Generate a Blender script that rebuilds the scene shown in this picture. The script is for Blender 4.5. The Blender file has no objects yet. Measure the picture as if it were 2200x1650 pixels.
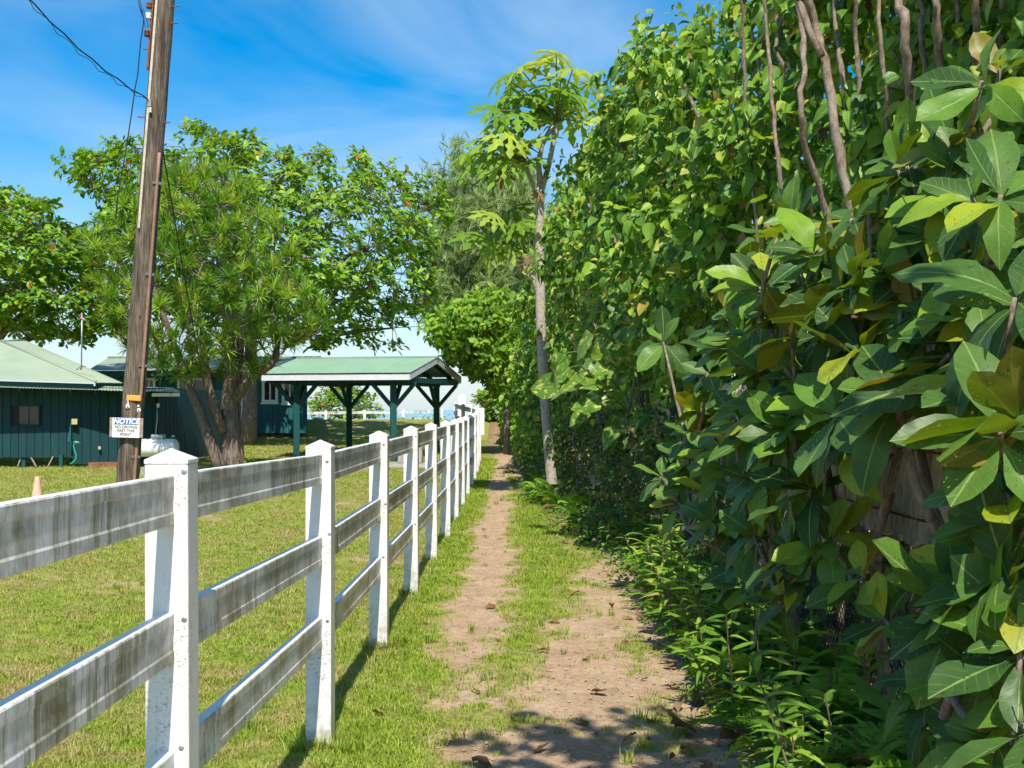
import bpy, math, random
import numpy as np
from mathutils import Vector, Matrix, noise

SC = bpy.context.scene
COL = SC.collection
R = math.radians
FPX, CX, HY, EYE = 2600.0, 1100.0, 877.0, 1.54      # focal length in photo pixels, centre, eye level, eye height

# ------------------------------------------------------------------ camera
cam_d = bpy.data.cameras.new('camera')
cam = bpy.data.objects.new('camera', cam_d)
COL.objects.link(cam)
cam.location = (0, 0, EYE)
cam.rotation_euler = (R(90), 0, 0)
cam_d.sensor_width = 36
cam_d.lens = 36 * FPX / 2200
cam_d.shift_y = (HY - 825) / 2200
cam_d.clip_start = 0.05
cam_d.clip_end = 9000
SC.camera = cam

# ------------------------------------------------------------------ sky, sun, exposure
SUN_DIR = Vector((0.05, -0.74, 1.0)).normalized()      # towards the sun: behind the camera, high
w = bpy.data.worlds.new('World')
SC.world = w
w.use_nodes = True
nt = w.node_tree
nt.nodes.clear()
def wn(t, **k):
    n = nt.nodes.new(t)
    for a, v in k.items(): setattr(n, a, v)
    return n
sky = wn('ShaderNodeTexSky', sky_type='NISHITA', sun_disc=False)
sky.sun_elevation = math.asin(SUN_DIR.z)
sky.sun_rotation = math.atan2(SUN_DIR.x, SUN_DIR.y)
sky.altitude = 0; sky.air_density = 1.0; sky.dust_density = 0.6; sky.ozone_density = 2.5
hs = wn('ShaderNodeHueSaturation')
hs.inputs['Hue'].default_value = 0.497; hs.inputs['Saturation'].default_value = 1.64; hs.inputs['Value'].default_value = 1.56
nt.links.new(sky.outputs[0], hs.inputs['Color'])
tc = wn('ShaderNodeTexCoord')
mp = wn('ShaderNodeMapping')
mp.inputs['Rotation'].default_value = (0.25, 0.5, 0.3)
mp.inputs['Scale'].default_value = (1.3, 1.6, 4.2)
nt.links.new(tc.outputs['Generated'], mp.inputs[0])
nz = wn('ShaderNodeTexNoise'); nz.inputs['Scale'].default_value = 1.7; nz.inputs['Detail'].default_value = 7; nz.inputs['Roughness'].default_value = .5; nz.inputs['Distortion'].default_value = .5
nt.links.new(mp.outputs[0], nz.inputs['Vector'])
rmp = wn('ShaderNodeValToRGB')
rmp.color_ramp.elements[0].position = .45; rmp.color_ramp.elements[0].color = (0, 0, 0, 1)
rmp.color_ramp.elements[1].position = .68; rmp.color_ramp.elements[1].color = (.62, .62, .62, 1)
nt.links.new(nz.outputs[0], rmp.inputs[0])
# pale humid haze towards the horizon, all round
sx = wn('ShaderNodeSeparateXYZ'); nt.links.new(tc.outputs['Generated'], sx.inputs[0])
hz = wn('ShaderNodeMapRange'); hz.inputs['From Min'].default_value = 0.0; hz.inputs['From Max'].default_value = .28
hz.inputs['To Min'].default_value = .62; hz.inputs['To Max'].default_value = 0
hz.interpolation_type = 'SMOOTHSTEP'
nt.links.new(sx.outputs['Z'], hz.inputs['Value'])
mxa = wn('ShaderNodeMath', operation='MAXIMUM'); nt.links.new(rmp.outputs[0], mxa.inputs[0]); nt.links.new(hz.outputs[0], mxa.inputs[1])
mxc = wn('ShaderNodeMixRGB'); mxc.inputs[2].default_value = (6.2, 7.8, 9.4, 1)
nt.links.new(mxa.outputs[0], mxc.inputs[0]); nt.links.new(hs.outputs[0], mxc.inputs[1])
bg = wn('ShaderNodeBackground'); bg.inputs['Strength'].default_value = 0.08
nt.links.new(mxc.outputs[0], bg.inputs[0])
out = wn('ShaderNodeOutputWorld'); nt.links.new(bg.outputs[0], out.inputs[0])

sun_d = bpy.data.lights.new('sun', 'SUN')
sun = bpy.data.objects.new('sun', sun_d); COL.objects.link(sun)
sun_d.energy = 5.0; sun_d.angle = R(.53); sun_d.color = (1, .94, .83)
sun.rotation_euler = (-SUN_DIR).to_track_quat('-Z', 'Y').to_euler()
sun.location = (0, -20, 30)

SC.view_settings.view_transform = 'Standard'
SC.view_settings.look = 'None'
SC.view_settings.exposure = 0.46
SC.view_settings.gamma = 1
SC.view_settings.use_curve_mapping = False
SC.render.engine = 'CYCLES'
SC.cycles.use_denoising = True
SC.cycles.use_adaptive_sampling = True
SC.cycles.adaptive_threshold = 0.04
SC.cycles.max_bounces = 4
SC.cycles.diffuse_bounces = 2
SC.cycles.transmission_bounces = 3
SC.cycles.transparent_max_bounces = 6
SC.cycles.glossy_bounces = 2

# ------------------------------------------------------------------ helpers
def px(x, y, Z):
    """A point Z metres ahead that the photograph shows at pixel (x, y)."""
    return Vector(((x - CX) / FPX * Z, Z, EYE - (y - HY) / FPX * Z))

def smooth(mesh):
    mesh.polygons.foreach_set('use_smooth', [True] * len(mesh.polygons))

def tag(o, label=None, cat=None, group=None, kind=None):
    if label: o['label'] = label
    if cat: o['category'] = cat
    if group: o['group'] = group
    if kind: o['kind'] = kind
    return o

def thing(name, label, cat, loc=(0, 0, 0), group=None):
    o = bpy.data.objects.new(name, None)
    o.empty_display_size = .2
    COL.objects.link(o)
    o.location = loc
    return tag(o, label, cat, group)

def wmat(o):
    """World matrix of an object, from the chain of its parents."""
    m = o.matrix_basis.copy()
    while o.parent:
        o = o.parent
        m = o.matrix_basis @ m
    return m

def place(name, mesh, mat, parent, M, kind=None):
    """Link a (shared) mesh with a world matrix."""
    o = bpy.data.objects.new(name, mesh)
    COL.objects.link(o)
    if mat is not None and not mesh.materials: mesh.materials.append(mat)
    if parent:
        o.parent = parent
        M = wmat(parent).inverted() @ M
    o.matrix_basis = M
    if kind: o['kind'] = kind
    return o

def link(name, mesh, mat=None, parent=None, loc=(0, 0, 0), kind=None):
    return place(name, mesh, mat, parent, Matrix.Translation(loc), kind)

class MB:
    """Collects shapes into one mesh."""
    def __init__(s): s.v = []; s.f = []; s.sm = []
    def add(s, vs, fs, sm=False):
        k = len(s.v); s.v += [tuple(v) for v in vs]; s.f += [tuple(i + k for i in f) for f in fs]; s.sm += [sm] * len(fs)
        return s
    def box(s, c, size, M=None):
        x, y, z = size[0] / 2, size[1] / 2, size[2] / 2
        vs = [Vector((a * x, b * y, d * z)) for d in (-1, 1) for a, b in ((-1, -1), (1, -1), (1, 1), (-1, 1))]
        if M is not None: vs = [M @ v for v in vs]
        c = Vector(c)
        return s.add([v + c for v in vs], [(3, 2, 1, 0), (4, 5, 6, 7), (0, 1, 5, 4), (1, 2, 6, 5), (2, 3, 7, 6), (3, 0, 4, 7)])
    def bar(s, a, b, w, h, up=(0, 0, 1)):
        """A box from a to b, w wide, h high."""
        a, b = Vector(a), Vector(b); d = (b - a); L = d.length; d.normalize()
        x = d.cross(Vector(up))
        if x.length < 1e-4: x = d.cross(Vector((1, 0, 0)))
        x.normalize(); u = x.cross(d)
        M = Matrix((x, d, u)).transposed()
        return s.box((a + b) / 2, (w, L, h), M)
    def tube(s, pts, rad, n=8, cap=True):
        pts = [Vector(p) for p in pts]
        if not hasattr(rad, '__len__'): rad = [rad] * len(pts)
        k = len(s.v); m = len(pts)
        t0 = (pts[1] - pts[0]).normalized()
        x = t0.orthogonal().normalized()
        vs = []
        for i, p in enumerate(pts):
            t = (pts[min(i + 1, m - 1)] - pts[max(i - 1, 0)])
            if t.length < 1e-9: t = t0
            t.normalize()
            x = (x - t * x.dot(t))
            if x.length < 1e-6: x = t.orthogonal()
            x.normalize(); y = t.cross(x)
            for j in range(n):
                a = 2 * math.pi * j / n
                vs.append(p + (x * math.cos(a) + y * math.sin(a)) * rad[i])
        fs = [(i * n + j, i * n + (j + 1) % n, (i + 1) * n + (j + 1) % n, (i + 1) * n + j) for i in range(m - 1) for j in range(n)]
        s.add(vs, fs, True)
        if cap:
            s.f += [tuple(k + j for j in reversed(range(n))), tuple(k + (m - 1) * n + j for j in range(n))]; s.sm += [False, False]
        return s
    def lathe(s, prof, c=(0, 0, 0), n=20):
        k = len(prof)
        vs = [(c[0] + r * math.cos(2 * math.pi * j / n), c[1] + r * math.sin(2 * math.pi * j / n), c[2] + z) for r, z in prof for j in range(n)]
        fs = [(i * n + j, i * n + (j + 1) % n, (i + 1) * n + (j + 1) % n, (i + 1) * n + j) for i in range(k - 1) for j in range(n)]
        return s.add(vs, fs, True)
    def mesh(s, name, mat=None):
        m = bpy.data.meshes.new(name); m.from_pydata(s.v, [], s.f)
        m.polygons.foreach_set('use_smooth', s.sm)
        if mat: m.materials.append(mat)
        m.update()
        return m
    def build(s, name, mat, parent=None, kind=None):
        return link(name, s.mesh(name), mat, parent, kind=kind)

def bevel(o, w=.004, seg=2):
    m = o.modifiers.new('bevel', 'BEVEL'); m.width = w; m.segments = seg; m.limit_method = 'ANGLE'; m.angle_limit = R(40)
    return o

def np_mesh(name, V, F, luv=None, mat=None, sm=True):
    """Mesh from numpy arrays; F is a list of arrays (n, k)."""
    m = bpy.data.meshes.new(name)
    V = np.asarray(V, dtype=np.float32)
    m.vertices.add(len(V)); m.vertices.foreach_set('co', V.ravel())
    nl = sum(f.size for f in F); nf = sum(len(f) for f in F)
    m.loops.add(nl); m.polygons.add(nf)
    m.loops.foreach_set('vertex_index', np.concatenate([f.ravel() for f in F]).astype(np.int32))
    starts = []; k = 0
    for f in F:
        starts.append(np.arange(len(f)) * f.shape[1] + k); k += f.size
    m.polygons.foreach_set('loop_start', np.concatenate(starts).astype(np.int32))
    m.polygons.foreach_set('use_smooth', np.full(nf, sm))
    if luv is not None:
        a = m.attributes.new('luv', 'FLOAT_VECTOR', 'POINT'); a.data.foreach_set('vector', np.asarray(luv, dtype=np.float32).ravel())
    if mat: m.materials.append(mat)
    m.update(calc_edges=True); m.validate()
    return m

def text_mesh(s, size, shear=0.0, offset=0.0, space=1.0):
    c = bpy.data.curves.new('txt', 'FONT'); c.body = s; c.size = size; c.shear = shear; c.offset = offset
    c.align_x = 'CENTER'; c.align_y = 'CENTER'; c.space_character = space; c.extrude = 0.0006
    o = bpy.data.objects.new('txt', c); COL.objects.link(o)
    dg = bpy.context.evaluated_depsgraph_get(); dg.update()
    m = bpy.data.meshes.new_from_object(o.evaluated_get(dg))
    bpy.data.objects.remove(o); bpy.data.curves.remove(c)
    return m

# ------------------------------------------------------------------ materials
class G:
    """A small node-graph writer."""
    def __init__(s, name):
        s.m = bpy.data.materials.new(name); s.m.use_nodes = True; s.t = s.m.node_tree; s.t.nodes.clear()
        s.out = s.t.nodes.new('ShaderNodeOutputMaterial')
    def n(s, typ, ins=None, **props):
        nd = s.t.nodes.new(typ)
        for k, v in props.items(): setattr(nd, k, v)
        for k, v in (ins or {}).items():
            if isinstance(v, bpy.types.NodeSocket): s.t.links.new(v, nd.inputs[k])
            else:
                nd.inputs[k].default_value = v
        return nd
    def pos(s): return s.n('ShaderNodeNewGeometry').outputs['Position']
    def mapv(s, v, scale=(1, 1, 1), rot=(0, 0, 0), loc=(0, 0, 0)):
        return s.n('ShaderNodeMapping', {0: v, 'Scale': scale, 'Rotation': rot, 'Location': loc}).outputs[0]
    def noise(s, v, scale=5, detail=4, rough=.55, dist=0):
        return s.n('ShaderNodeTexNoise', {'Vector': v, 'Scale': scale, 'Detail': detail, 'Roughness': rough, 'Distortion': dist}).outputs[0]
    def ramp(s, f, stops, interp='LINEAR'):
        nd = s.n('ShaderNodeValToRGB', {0: f}); cr = nd.color_ramp; cr.interpolation = interp
        while len(cr.elements) < len(stops): cr.elements.new(.5)
        for e, (p, c) in zip(cr.elements, stops):
            e.position = p; e.color = (c, c, c, 1) if not hasattr(c, '__len__') else (*c, 1)
        return nd.outputs[0]
    def mix(s, f, a, b, mode='MIX'):
        c = lambda q: (*q, 1) if (not isinstance(q, bpy.types.NodeSocket) and len(q) == 3) else q
        return s.n('ShaderNodeMixRGB', {0: f, 1: c(a), 2: c(b)}, blend_type=mode).outputs[0]
    def math(s, op, a, b=0.0, clamp=False):
        return s.n('ShaderNodeMath', {0: a, 1: b}, operation=op, use_clamp=clamp).outputs[0]
    def bump(s, h, strength=.3, dist=.01):
        return s.n('ShaderNodeBump', {'Height': h, 'Strength': strength, 'Distance': dist}).outputs[0]
    def pbr(s, col, rough=.6, normal=None, metal=0.0, spec=.5):
        ins = {'Base Color': (*col, 1) if not isinstance(col, bpy.types.NodeSocket) else col, 'Roughness': rough, 'Metallic': metal, 'Specular IOR Level': spec}
        if normal is not None: ins['Normal'] = normal
        b = s.n('ShaderNodeBsdfPrincipled', ins)
        return b.outputs[0]
    def end(s, sh):
        s.t.links.new(sh, s.out.inputs[0]); return s.m

def plain(name, col, rough=.6, var=.25, scale=6, metal=0, bump=.15):
    g = G(name); p = g.pos()
    f = g.noise(p, scale, 6, .6)
    c = g.mix(g.ramp(f, [(.3, 0), (.7, 1)]), tuple(x * (1 - var) for x in col), tuple(min(1, x * (1 + var * .6)) for x in col))
    f2 = g.noise(p, scale * 12, 3)
    return g.end(g.pbr(c, rough, g.bump(f2, bump, .004), metal))

def leafmat(name, stops, trans=.32, rough=.42, vein=None, tcol=(1.25, 1.2, .45), under=None, spots=0.0, spec=.2, patch=None, hole=0.0):
    """Leaf: colour by leaf from a ramp, veins from the leaf's own coordinates, light passing through."""
    g = G(name)
    at = g.n('ShaderNodeAttribute', attribute_name='luv')
    sp = g.n('ShaderNodeSeparateXYZ', {0: at.outputs['Vector']})
    u, v, var = sp.outputs
    rnd = g.n('ShaderNodeObjectInfo').outputs['Random']
    key = g.math('FRACT', g.math('ADD', var, rnd))
    col = g.ramp(key, stops)
    p = g.pos()
    col = g.mix(.5, col, g.mix(1, col, g.ramp(g.noise(p, 9, 3), [(.3, (.55, .6, .5)), (.7, (1.3, 1.25, 1.2))]), 'MULTIPLY'))
    au = g.math('ABSOLUTE', u)
    if patch:
        f = g.noise(g.n('ShaderNodeCombineXYZ', {0: g.math('MULTIPLY', u, 1.2), 1: g.math('MULTIPLY', v, 2.4), 2: g.math('MULTIPLY', rnd, 50.)}).outputs[0], 2.2, 3)
        col = g.mix(g.ramp(f, [(.52, 0), (.66, 1)]), col, patch)
    nrm = None
    if vein:
        mid = g.ramp(au, [(.03, 1), (.075, 0)])
        side = g.math('ABSOLUTE', g.math('SUBTRACT', g.math('FRACT', g.math('MULTIPLY', g.math('SUBTRACT', v, g.math('MULTIPLY', g.math('POWER', au, .8), .20)), g.math('ADD', 7.5, g.math('MULTIPLY', rnd, 3.5)))), .5))
        sv = g.math('MULTIPLY', g.ramp(side, [(.02, .55), (.07, 0)]), g.ramp(g.noise(p, 14, 2), [(.35, .1), (.65, .8)]))
        vm = g.math('MAXIMUM', mid, sv)
        col = g.mix(vm, col, vein)
        bh = g.math('ADD', g.math('MULTIPLY', vm, -1.0), g.math('MULTIPLY', g.noise(p, 60, 3), .5))
        nrm = g.bump(bh, .35, .004)
    if spots:
        sf = g.noise(g.n('ShaderNodeCombineXYZ', {0: u, 1: g.math('MULTIPLY', v, 2.5), 2: g.math('MULTIPLY', rnd, 91.)}).outputs[0], 5.5, 4, .65)
        sm = g.math('MULTIPLY', g.ramp(sf, [(.63, 0), (.68, 1)]), spots)
        col = g.mix(sm, col, (.10, .055, .022))
    top = col
    if under:
        bf = g.n('ShaderNodeNewGeometry').outputs['Backfacing']
        uc = g.mix(.78, col, under)
        col = g.mix(bf, col, uc)
    ins = {'Base Color': col, 'Roughness': rough, 'Specular IOR Level': spec}
    if nrm is not None: ins['Normal'] = nrm
    b = g.n('ShaderNodeBsdfPrincipled', ins)
    tcn = g.mix(1, top, tcol, 'MULTIPLY')
    tr = g.n('ShaderNodeBsdfTranslucent', {'Color': tcn})
    sh = g.n('ShaderNodeMixShader', {0: trans, 1: b.outputs[0], 2: tr.outputs[0]}).outputs[0]
    if hole:
        hf = g.noise(g.n('ShaderNodeCombineXYZ', {0: g.math('MULTIPLY', u, 1.0), 1: g.math('MULTIPLY', v, 3.0), 2: g.math('MULTIPLY', rnd, 37.)}).outputs[0], 7.5, 3, .6)
        big = g.noise(g.n('ShaderNodeCombineXYZ', {0: u, 1: v, 2: g.math('MULTIPLY', rnd, 77.)}).outputs[0], 1.6, 1)
        hm = g.math('MULTIPLY', g.ramp(hf, [(.64, 0), (.66, 1)]), g.ramp(big, [(.5, 0), (.56, 1)]))
        sh = g.n('ShaderNodeMixShader', {0: hm, 1: sh, 2: g.n('ShaderNodeBsdfTransparent').outputs[0]}).outputs[0]
    return g.end(sh)

def m_vinyl_rail():
    g = G('weathered_white_vinyl_rail'); p0 = g.pos()
    rr = g.n('ShaderNodeObjectInfo').outputs['Random']
    p = g.n('ShaderNodeVectorMath', {0: p0, 1: g.n('ShaderNodeCombineXYZ', {0: g.math('MULTIPLY', rr, 13.), 1: g.math('MULTIPLY', rr, 7.)}).outputs[0]}, operation='ADD').outputs[0]
    st = g.noise(g.mapv(p, (5.5, 5.5, 1.5)), 3.0, 7, .68, .4)
    fine = g.noise(g.mapv(p, (40, 40, 5)), 3, 5, .7)
    blot = g.noise(g.mapv(p, (1, 1, 1.5)), 3.4, 6, .68)
    nz = g.n('ShaderNodeSeparateXYZ', {0: g.n('ShaderNodeNewGeometry').outputs['Normal']}).outputs[2]
    side = g.ramp(g.math('ABSOLUTE', nz), [(.6, 1), (.95, .06)])
    d = g.math('ADD', g.math('MULTIPLY', st, .42), g.math('ADD', g.math('MULTIPLY', fine, .28), g.math('MULTIPLY', blot, .85)))
    dm = g.math('MULTIPLY', g.ramp(d, [(.68, 0), (.80, .5), (.93, .97)]), side)
    tint = g.ramp(g.noise(g.mapv(p, (5, 5, .8)), 2.2, 3), [(.38, (.25, .225, .175)), (.52, (.22, .20, .11)), (.62, (.14, .135, .055))])
    c = g.mix(dm, (.74, .74, .73), tint)
    alg = g.math('MULTIPLY', g.math('MULTIPLY', g.ramp(g.noise(g.mapv(p, (16, 16, .9)), 2.0, 5, .65), [(.50, 0), (.62, 1)]), g.ramp(g.noise(p, 1.3, 3), [(.42, 0), (.6, 1)])), side)
    c = g.mix(g.math('MULTIPLY', alg, .75), c, (.15, .145, .045))
    black = g.math('MULTIPLY', g.ramp(g.noise(g.mapv(p, (22, 22, 1.6)), 3, 5, .7), [(.66, 0), (.76, 1)]), side)
    c = g.mix(g.math('MULTIPLY', black, .8), c, (.045, .042, .035))
    scr = g.ramp(g.noise(g.mapv(p, (3, 3, 40), (0.4, .3, 0)), 4, 2, .5, 1.2), [(.70, 0), (.72, 1)])
    c = g.mix(g.math('MULTIPLY', scr, .06), c, (.5, .5, .48))
    return g.end(g.pbr(c, .42, g.bump(fine, .12, .002), spec=.4))

def m_vinyl_post():
    g = G('white_vinyl_post'); p = g.pos()
    z = g.n('ShaderNodeSeparateXYZ', {0: p}).outputs[2]
    fine = g.noise(p, 120, 4, .75)
    blot = g.noise(g.mapv(p, (1, 1, .45)), 7, 5, .65)
    s = g.math('MULTIPLY', g.ramp(fine, [(.52, 0), (.62, 1)]), g.ramp(blot, [(.44, 0), (.62, 1)]))
    c = g.mix(g.math('MULTIPLY', s, .8), (.74, .74, .72), (.15, .145, .115))
    gb = g.ramp(g.noise(g.mapv(p, (2, 2, .8)), 3.2, 5, .65), [(.55, 0), (.78, .45)])
    c = g.mix(gb, c, (.42, .41, .33))
    st = g.ramp(g.noise(g.mapv(p, (26, 26, 1.3)), 2.4, 5, .65), [(.60, 0), (.75, .5)])
    c = g.mix(st, c, (.40, .37, .25))
    mud = g.math('MULTIPLY', g.ramp(z, [(.02, 1), (.38, 0)]), g.ramp(g.noise(p, 22, 4), [(.4, 0), (.65, .7)]))
    c = g.mix(mud, c, (.33, .25, .15))
    return g.end(g.pbr(c, .38, g.bump(fine, .06, .002), spec=.45))

def m_wood_pole():
    g = G('weathered_utility_pole_wood'); p = g.pos()
    gr = g.noise(g.mapv(p, (26, 26, 1.1)), 3, 7, .72, .3)
    big = g.noise(g.mapv(p, (6, 6, .5)), 2, 3)
    c = g.ramp(gr, [(.30, (.030, .022, .017)), (.47, (.13, .098, .072)), (.62, (.27, .22, .17)), (.8, (.40, .34, .27))])
    c = g.mix(g.ramp(big, [(.5, 0), (.66, .75)]), c, (.045, .033, .026))
    kn = g.ramp(g.n('ShaderNodeTexVoronoi', {'Vector': g.mapv(p, (4, 4, 1.6)), 'Scale': 1.6}).outputs[0], [(.06, 1), (.13, 0)])
    c = g.mix(kn, c, (.03, .02, .014))
    return g.end(g.pbr(c, .88, g.bump(gr, .9, .018), spec=.15))

def m_bark(name, cols, vscale=(14, 14, 3), sc=2.5, bump=.7, dist=.02):
    g = G(name); p = g.pos()
    gr = g.noise(g.mapv(p, vscale), sc, 7, .7, .4)
    c = g.ramp(gr, [(.3, cols[0]), (.5, cols[1]), (.72, cols[2])])
    c = g.mix(g.ramp(g.noise(p, 3, 3), [(.55, 0), (.7, .35)]), c, (.33, .34, .27))
    return g.end(g.pbr(c, .9, g.bump(gr, bump, dist), spec=.12))

def m_paint(name, col, fade=(.08, .16, .17)):
    g = G(name); p = g.pos()
    st = g.noise(g.mapv(p, (9, 9, .7)), 2.5, 6, .65)
    c = g.mix(g.ramp(st, [(.35, 0), (.75, .55)]), col, fade)
    c = g.mix(g.math('MULTIPLY', g.n('ShaderNodeObjectInfo').outputs['Random'], .35), c, tuple(x * .55 for x in col))
    return g.end(g.pbr(c, .6, g.bump(g.noise(g.mapv(p, (40, 40, 4)), 3, 4), .25, .003), spec=.3))

def m_roof(name, a, b, rust=.4):
    g = G(name); p = g.pos()
    f = g.noise(p, 1.1, 5, .6)
    c = g.mix(g.ramp(f, [(.3, 0), (.7, 1)]), a, b)
    c = g.mix(g.math('MULTIPLY', g.n('ShaderNodeObjectInfo').outputs['Random'], .22), c, tuple(x * .75 for x in a))
    r = g.math('MULTIPLY', g.ramp(g.noise(p, 1.7, 6, .75), [(.66, 0), (.74, 1)]), rust)
    c = g.mix(r, c, (.26, .11, .045))
    c = g.mix(g.ramp(g.noise(g.mapv(p, (6, 1, 6)), 1.5, 4), [(.55, 0), (.75, .3)]), c, (.30, .34, .27))
    return g.end(g.pbr(c, .55, g.bump(g.noise(p, 40, 3), .1, .003), spec=.3))

def m_ground():
    g = G('lawn_and_dirt_path'); p = g.pos()
    at = g.n('ShaderNodeAttribute', attribute_name='dirt').outputs['Fac']
    lit = g.n('ShaderNodeAttribute', attribute_name='litter').outputs['Fac']
    fine = g.noise(p, 26, 6, .72); mid = g.noise(p, 3.2, 5, .62); big = g.noise(p, .55, 4, .6)
    soil = g.mix(g.ramp(mid, [(.3, 0), (.7, 1)]), (.43, .30, .185), (.60, .455, .31))
    soil = g.mix(g.ramp(fine, [(.35, 0), (.68, 1)]), g.mix(1, soil, (.66, .61, .55), 'MULTIPLY'), soil)
    soil = g.mix(g.ramp(g.noise(p, 150, 3, .8), [(.52, 0), (.66, .65)]), soil, (.13, .085, .055))
    grass = g.ramp(fine, [(.30, (.08, .10, .016)), (.5, (.21, .25, .04)), (.72, (.36, .38, .085))])
    dry = g.ramp(fine, [(.30, (.13, .095, .04)), (.5, (.27, .21, .10)), (.72, (.40, .33, .17))])
    dm = g.math('ADD', g.ramp(mid, [(.50, 0), (.72, .7)]), g.ramp(big, [(.44, 0), (.66, .5)]), True)
    grass = g.mix(dm, grass, dry)
    k = g.math('ADD', at, g.math('MULTIPLY', g.math('SUBTRACT', g.math('ADD', g.math('MULTIPLY', mid, .6), g.math('MULTIPLY', fine, .4)), .5), 1.5))
    c = g.mix(g.ramp(k, [(.24, 0), (.72, 1)]), grass, soil)
    lm = g.ramp(g.math('ADD', lit, g.math('MULTIPLY', g.math('SUBTRACT', fine, .5), 1.2)), [(.45, 0), (.6, 1)])
    c = g.mix(lm, c, g.ramp(g.noise(p, 60, 3), [(.35, (.09, .042, .02)), (.65, (.34, .19, .095))]))
    h = g.math('ADD', g.math('MULTIPLY', fine, .6), g.math('MULTIPLY', g.noise(p, 90, 4, .7), .5))
    return g.end(g.pbr(c, .95, g.bump(h, .8, .02), spec=.1))

def m_sea():
    g = G('sea_water'); p = g.pos()
    h = g.noise(g.mapv(p, (.05, .12, .1)), 3, 5)
    return g.end(g.pbr((.22, .40, .52), .35, g.bump(h, .5, .4), spec=.5))

M = {}
M['rail'] = m_vinyl_rail(); M['post'] = m_vinyl_post(); M['pole'] = m_wood_pole()
M['teal'] = m_paint('dark_teal_board_paint', (.0045, .042, .050), (.014, .075, .085))
M['teal_light'] = m_paint('teal_siding_paint', (.010, .105, .115), (.03, .16, .17))
M['teal_post'] = m_paint('teal_timber_paint', (.008, .072, .068), (.016, .10, .095))
M['roof_green'] = m_roof('green_corrugated_metal', (.20, .335, .225), (.245, .385, .265), .15)
M['roof_pale'] = m_roof('faded_green_corrugated_metal', (.26, .34, .245), (.35, .39, .275), .55)
M['white_paint'] = plain('white_paint', (.80, .80, .78), .5, .12)
M['grey_trim'] = plain('pale_grey_trim_paint', (.62, .63, .66), .5, .1)
M['dark'] = plain('dark_void', (.012, .013, .014), .7, .2)
M['glass'] = None
M['ground'] = m_ground(); M['sea'] = m_sea()
M['metal'] = plain('galvanized_metal', (.45, .46, .47), .4, .2, 20, .8)
M['rust'] = plain('rusty_iron', (.20, .075, .03), .85, .5, 14)
M['wire'] = plain('black_cable', (.018, .020, .022), .6, .2)
M['wood_grey'] = plain('weathered_grey_board', (.33, .27, .22), .85, .4, 18, 0, .5)
M['moulding'] = plain('pale_wire_moulding', (.55, .47, .36), .7, .3, 12)
M['conduit'] = plain('brown_conduit', (.28, .17, .11), .7, .3, 9)
M['concrete'] = plain('weathered_concrete', (.36, .33, .29), .9, .35, 5, 0, .5)
M['red_stone'] = plain('red_brown_footing', (.24, .09, .055), .9, .4, 9, 0, .5)
M['sign_white'] = plain('sign_white_enamel', (.80, .80, .78), .35, .06)
M['sign_blue'] = plain('sign_blue_print', (.06, .14, .42), .35, .06)
M['sign_black'] = plain('sign_black_print', (.02, .02, .025), .4, .05)
M['orange_tag'] = plain('orange_plastic_tag', (.80, .36, .05), .45, .1)
M['cone'] = plain('faded_cone_plastic', (.72, .38, .26), .6, .2)
M['tank'] = plain('white_tank_enamel', (.80, .80, .77), .4, .12, 3)
M['hose'] = plain('green_garden_hose', (.03, .36, .22), .4, .15)
M['yellow_box'] = plain('yellowed_plastic_box', (.45, .44, .20), .5, .2)
M['porcelain'] = plain('white_porcelain', (.8, .79, .75), .25, .05)
M['reed'] = m_bark('dry_reed_cane', ((.24, .19, .14), (.46, .39, .29), (.62, .55, .43)), (10, 10, 2.5), 4, .3, .005)
M['chain'] = plain('dull_chain_link_wire', (.09, .10, .10), .6, .3, 20, .3)
M['bark_grey'] = m_bark('grey_brown_bark', ((.055, .042, .034), (.17, .135, .105), (.30, .26, .21)))
M['bark_red'] = m_bark('fibrous_red_brown_bark', ((.05, .034, .027), (.17, .125, .10), (.32, .26, .21)), (10, 10, 1.4), 3, 1, .04)
M['bark_tan'] = m_bark('smooth_tan_stem_bark', ((.10, .072, .052), (.22, .165, .125), (.38, .31, .25)), (9, 9, 5), 4, .6, .010)
M['bark_papaya'] = m_bark('scarred_papaya_bark', ((.17, .13, .10), (.40, .34, .28), (.58, .53, .46)), (5, 5, 16), 4, .6, .012)
M['twig'] = m_bark('brown_twig', ((.07, .05, .04), (.14, .10, .075), (.22, .17, .13)))
gl = G('window_glass'); M['glass'] = gl.end(gl.pbr((.02, .025, .028), .05, spec=.6))
# ------------------------------------------------------------------ ground
GY = np.array([-400, 18, 26, 33, 40, 45, 48, 51, 53, 57, 62, 75, 95, 400], float)
GZ = np.array([0, 0, .03, .10, .25, .42, .78, 1.06, 1.05, .45, 0, -4, -11, -12], float)
def gz(y): return float(np.interp(y, GY, GZ))
HEDGE_Y = np.array([-8, 4, 7, 9, 12, 17, 23, 30, 38, 46], float)
EDGE_X = np.array([1.05, 1.0, .95, .98, 1.15, .72, .32, -.12, -.42, -.55], float)     # where the undergrowth meets the path
def edge_x(y): return np.interp(y, HEDGE_Y, EDGE_X)

def fence_x(y): return np.interp(y, [0, 3.3, 5.6, 10, 14.6, 19, 24, 28, 33], [-.965, -.935, -.885, -.84, -.80, -.80, -.81, -.83, -.9])

def vnoise(x, y, s, seed=0):
    return noise.noise(Vector((x * s + seed * 17.3, y * s - seed * 9.1, seed * 3.7)))

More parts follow.
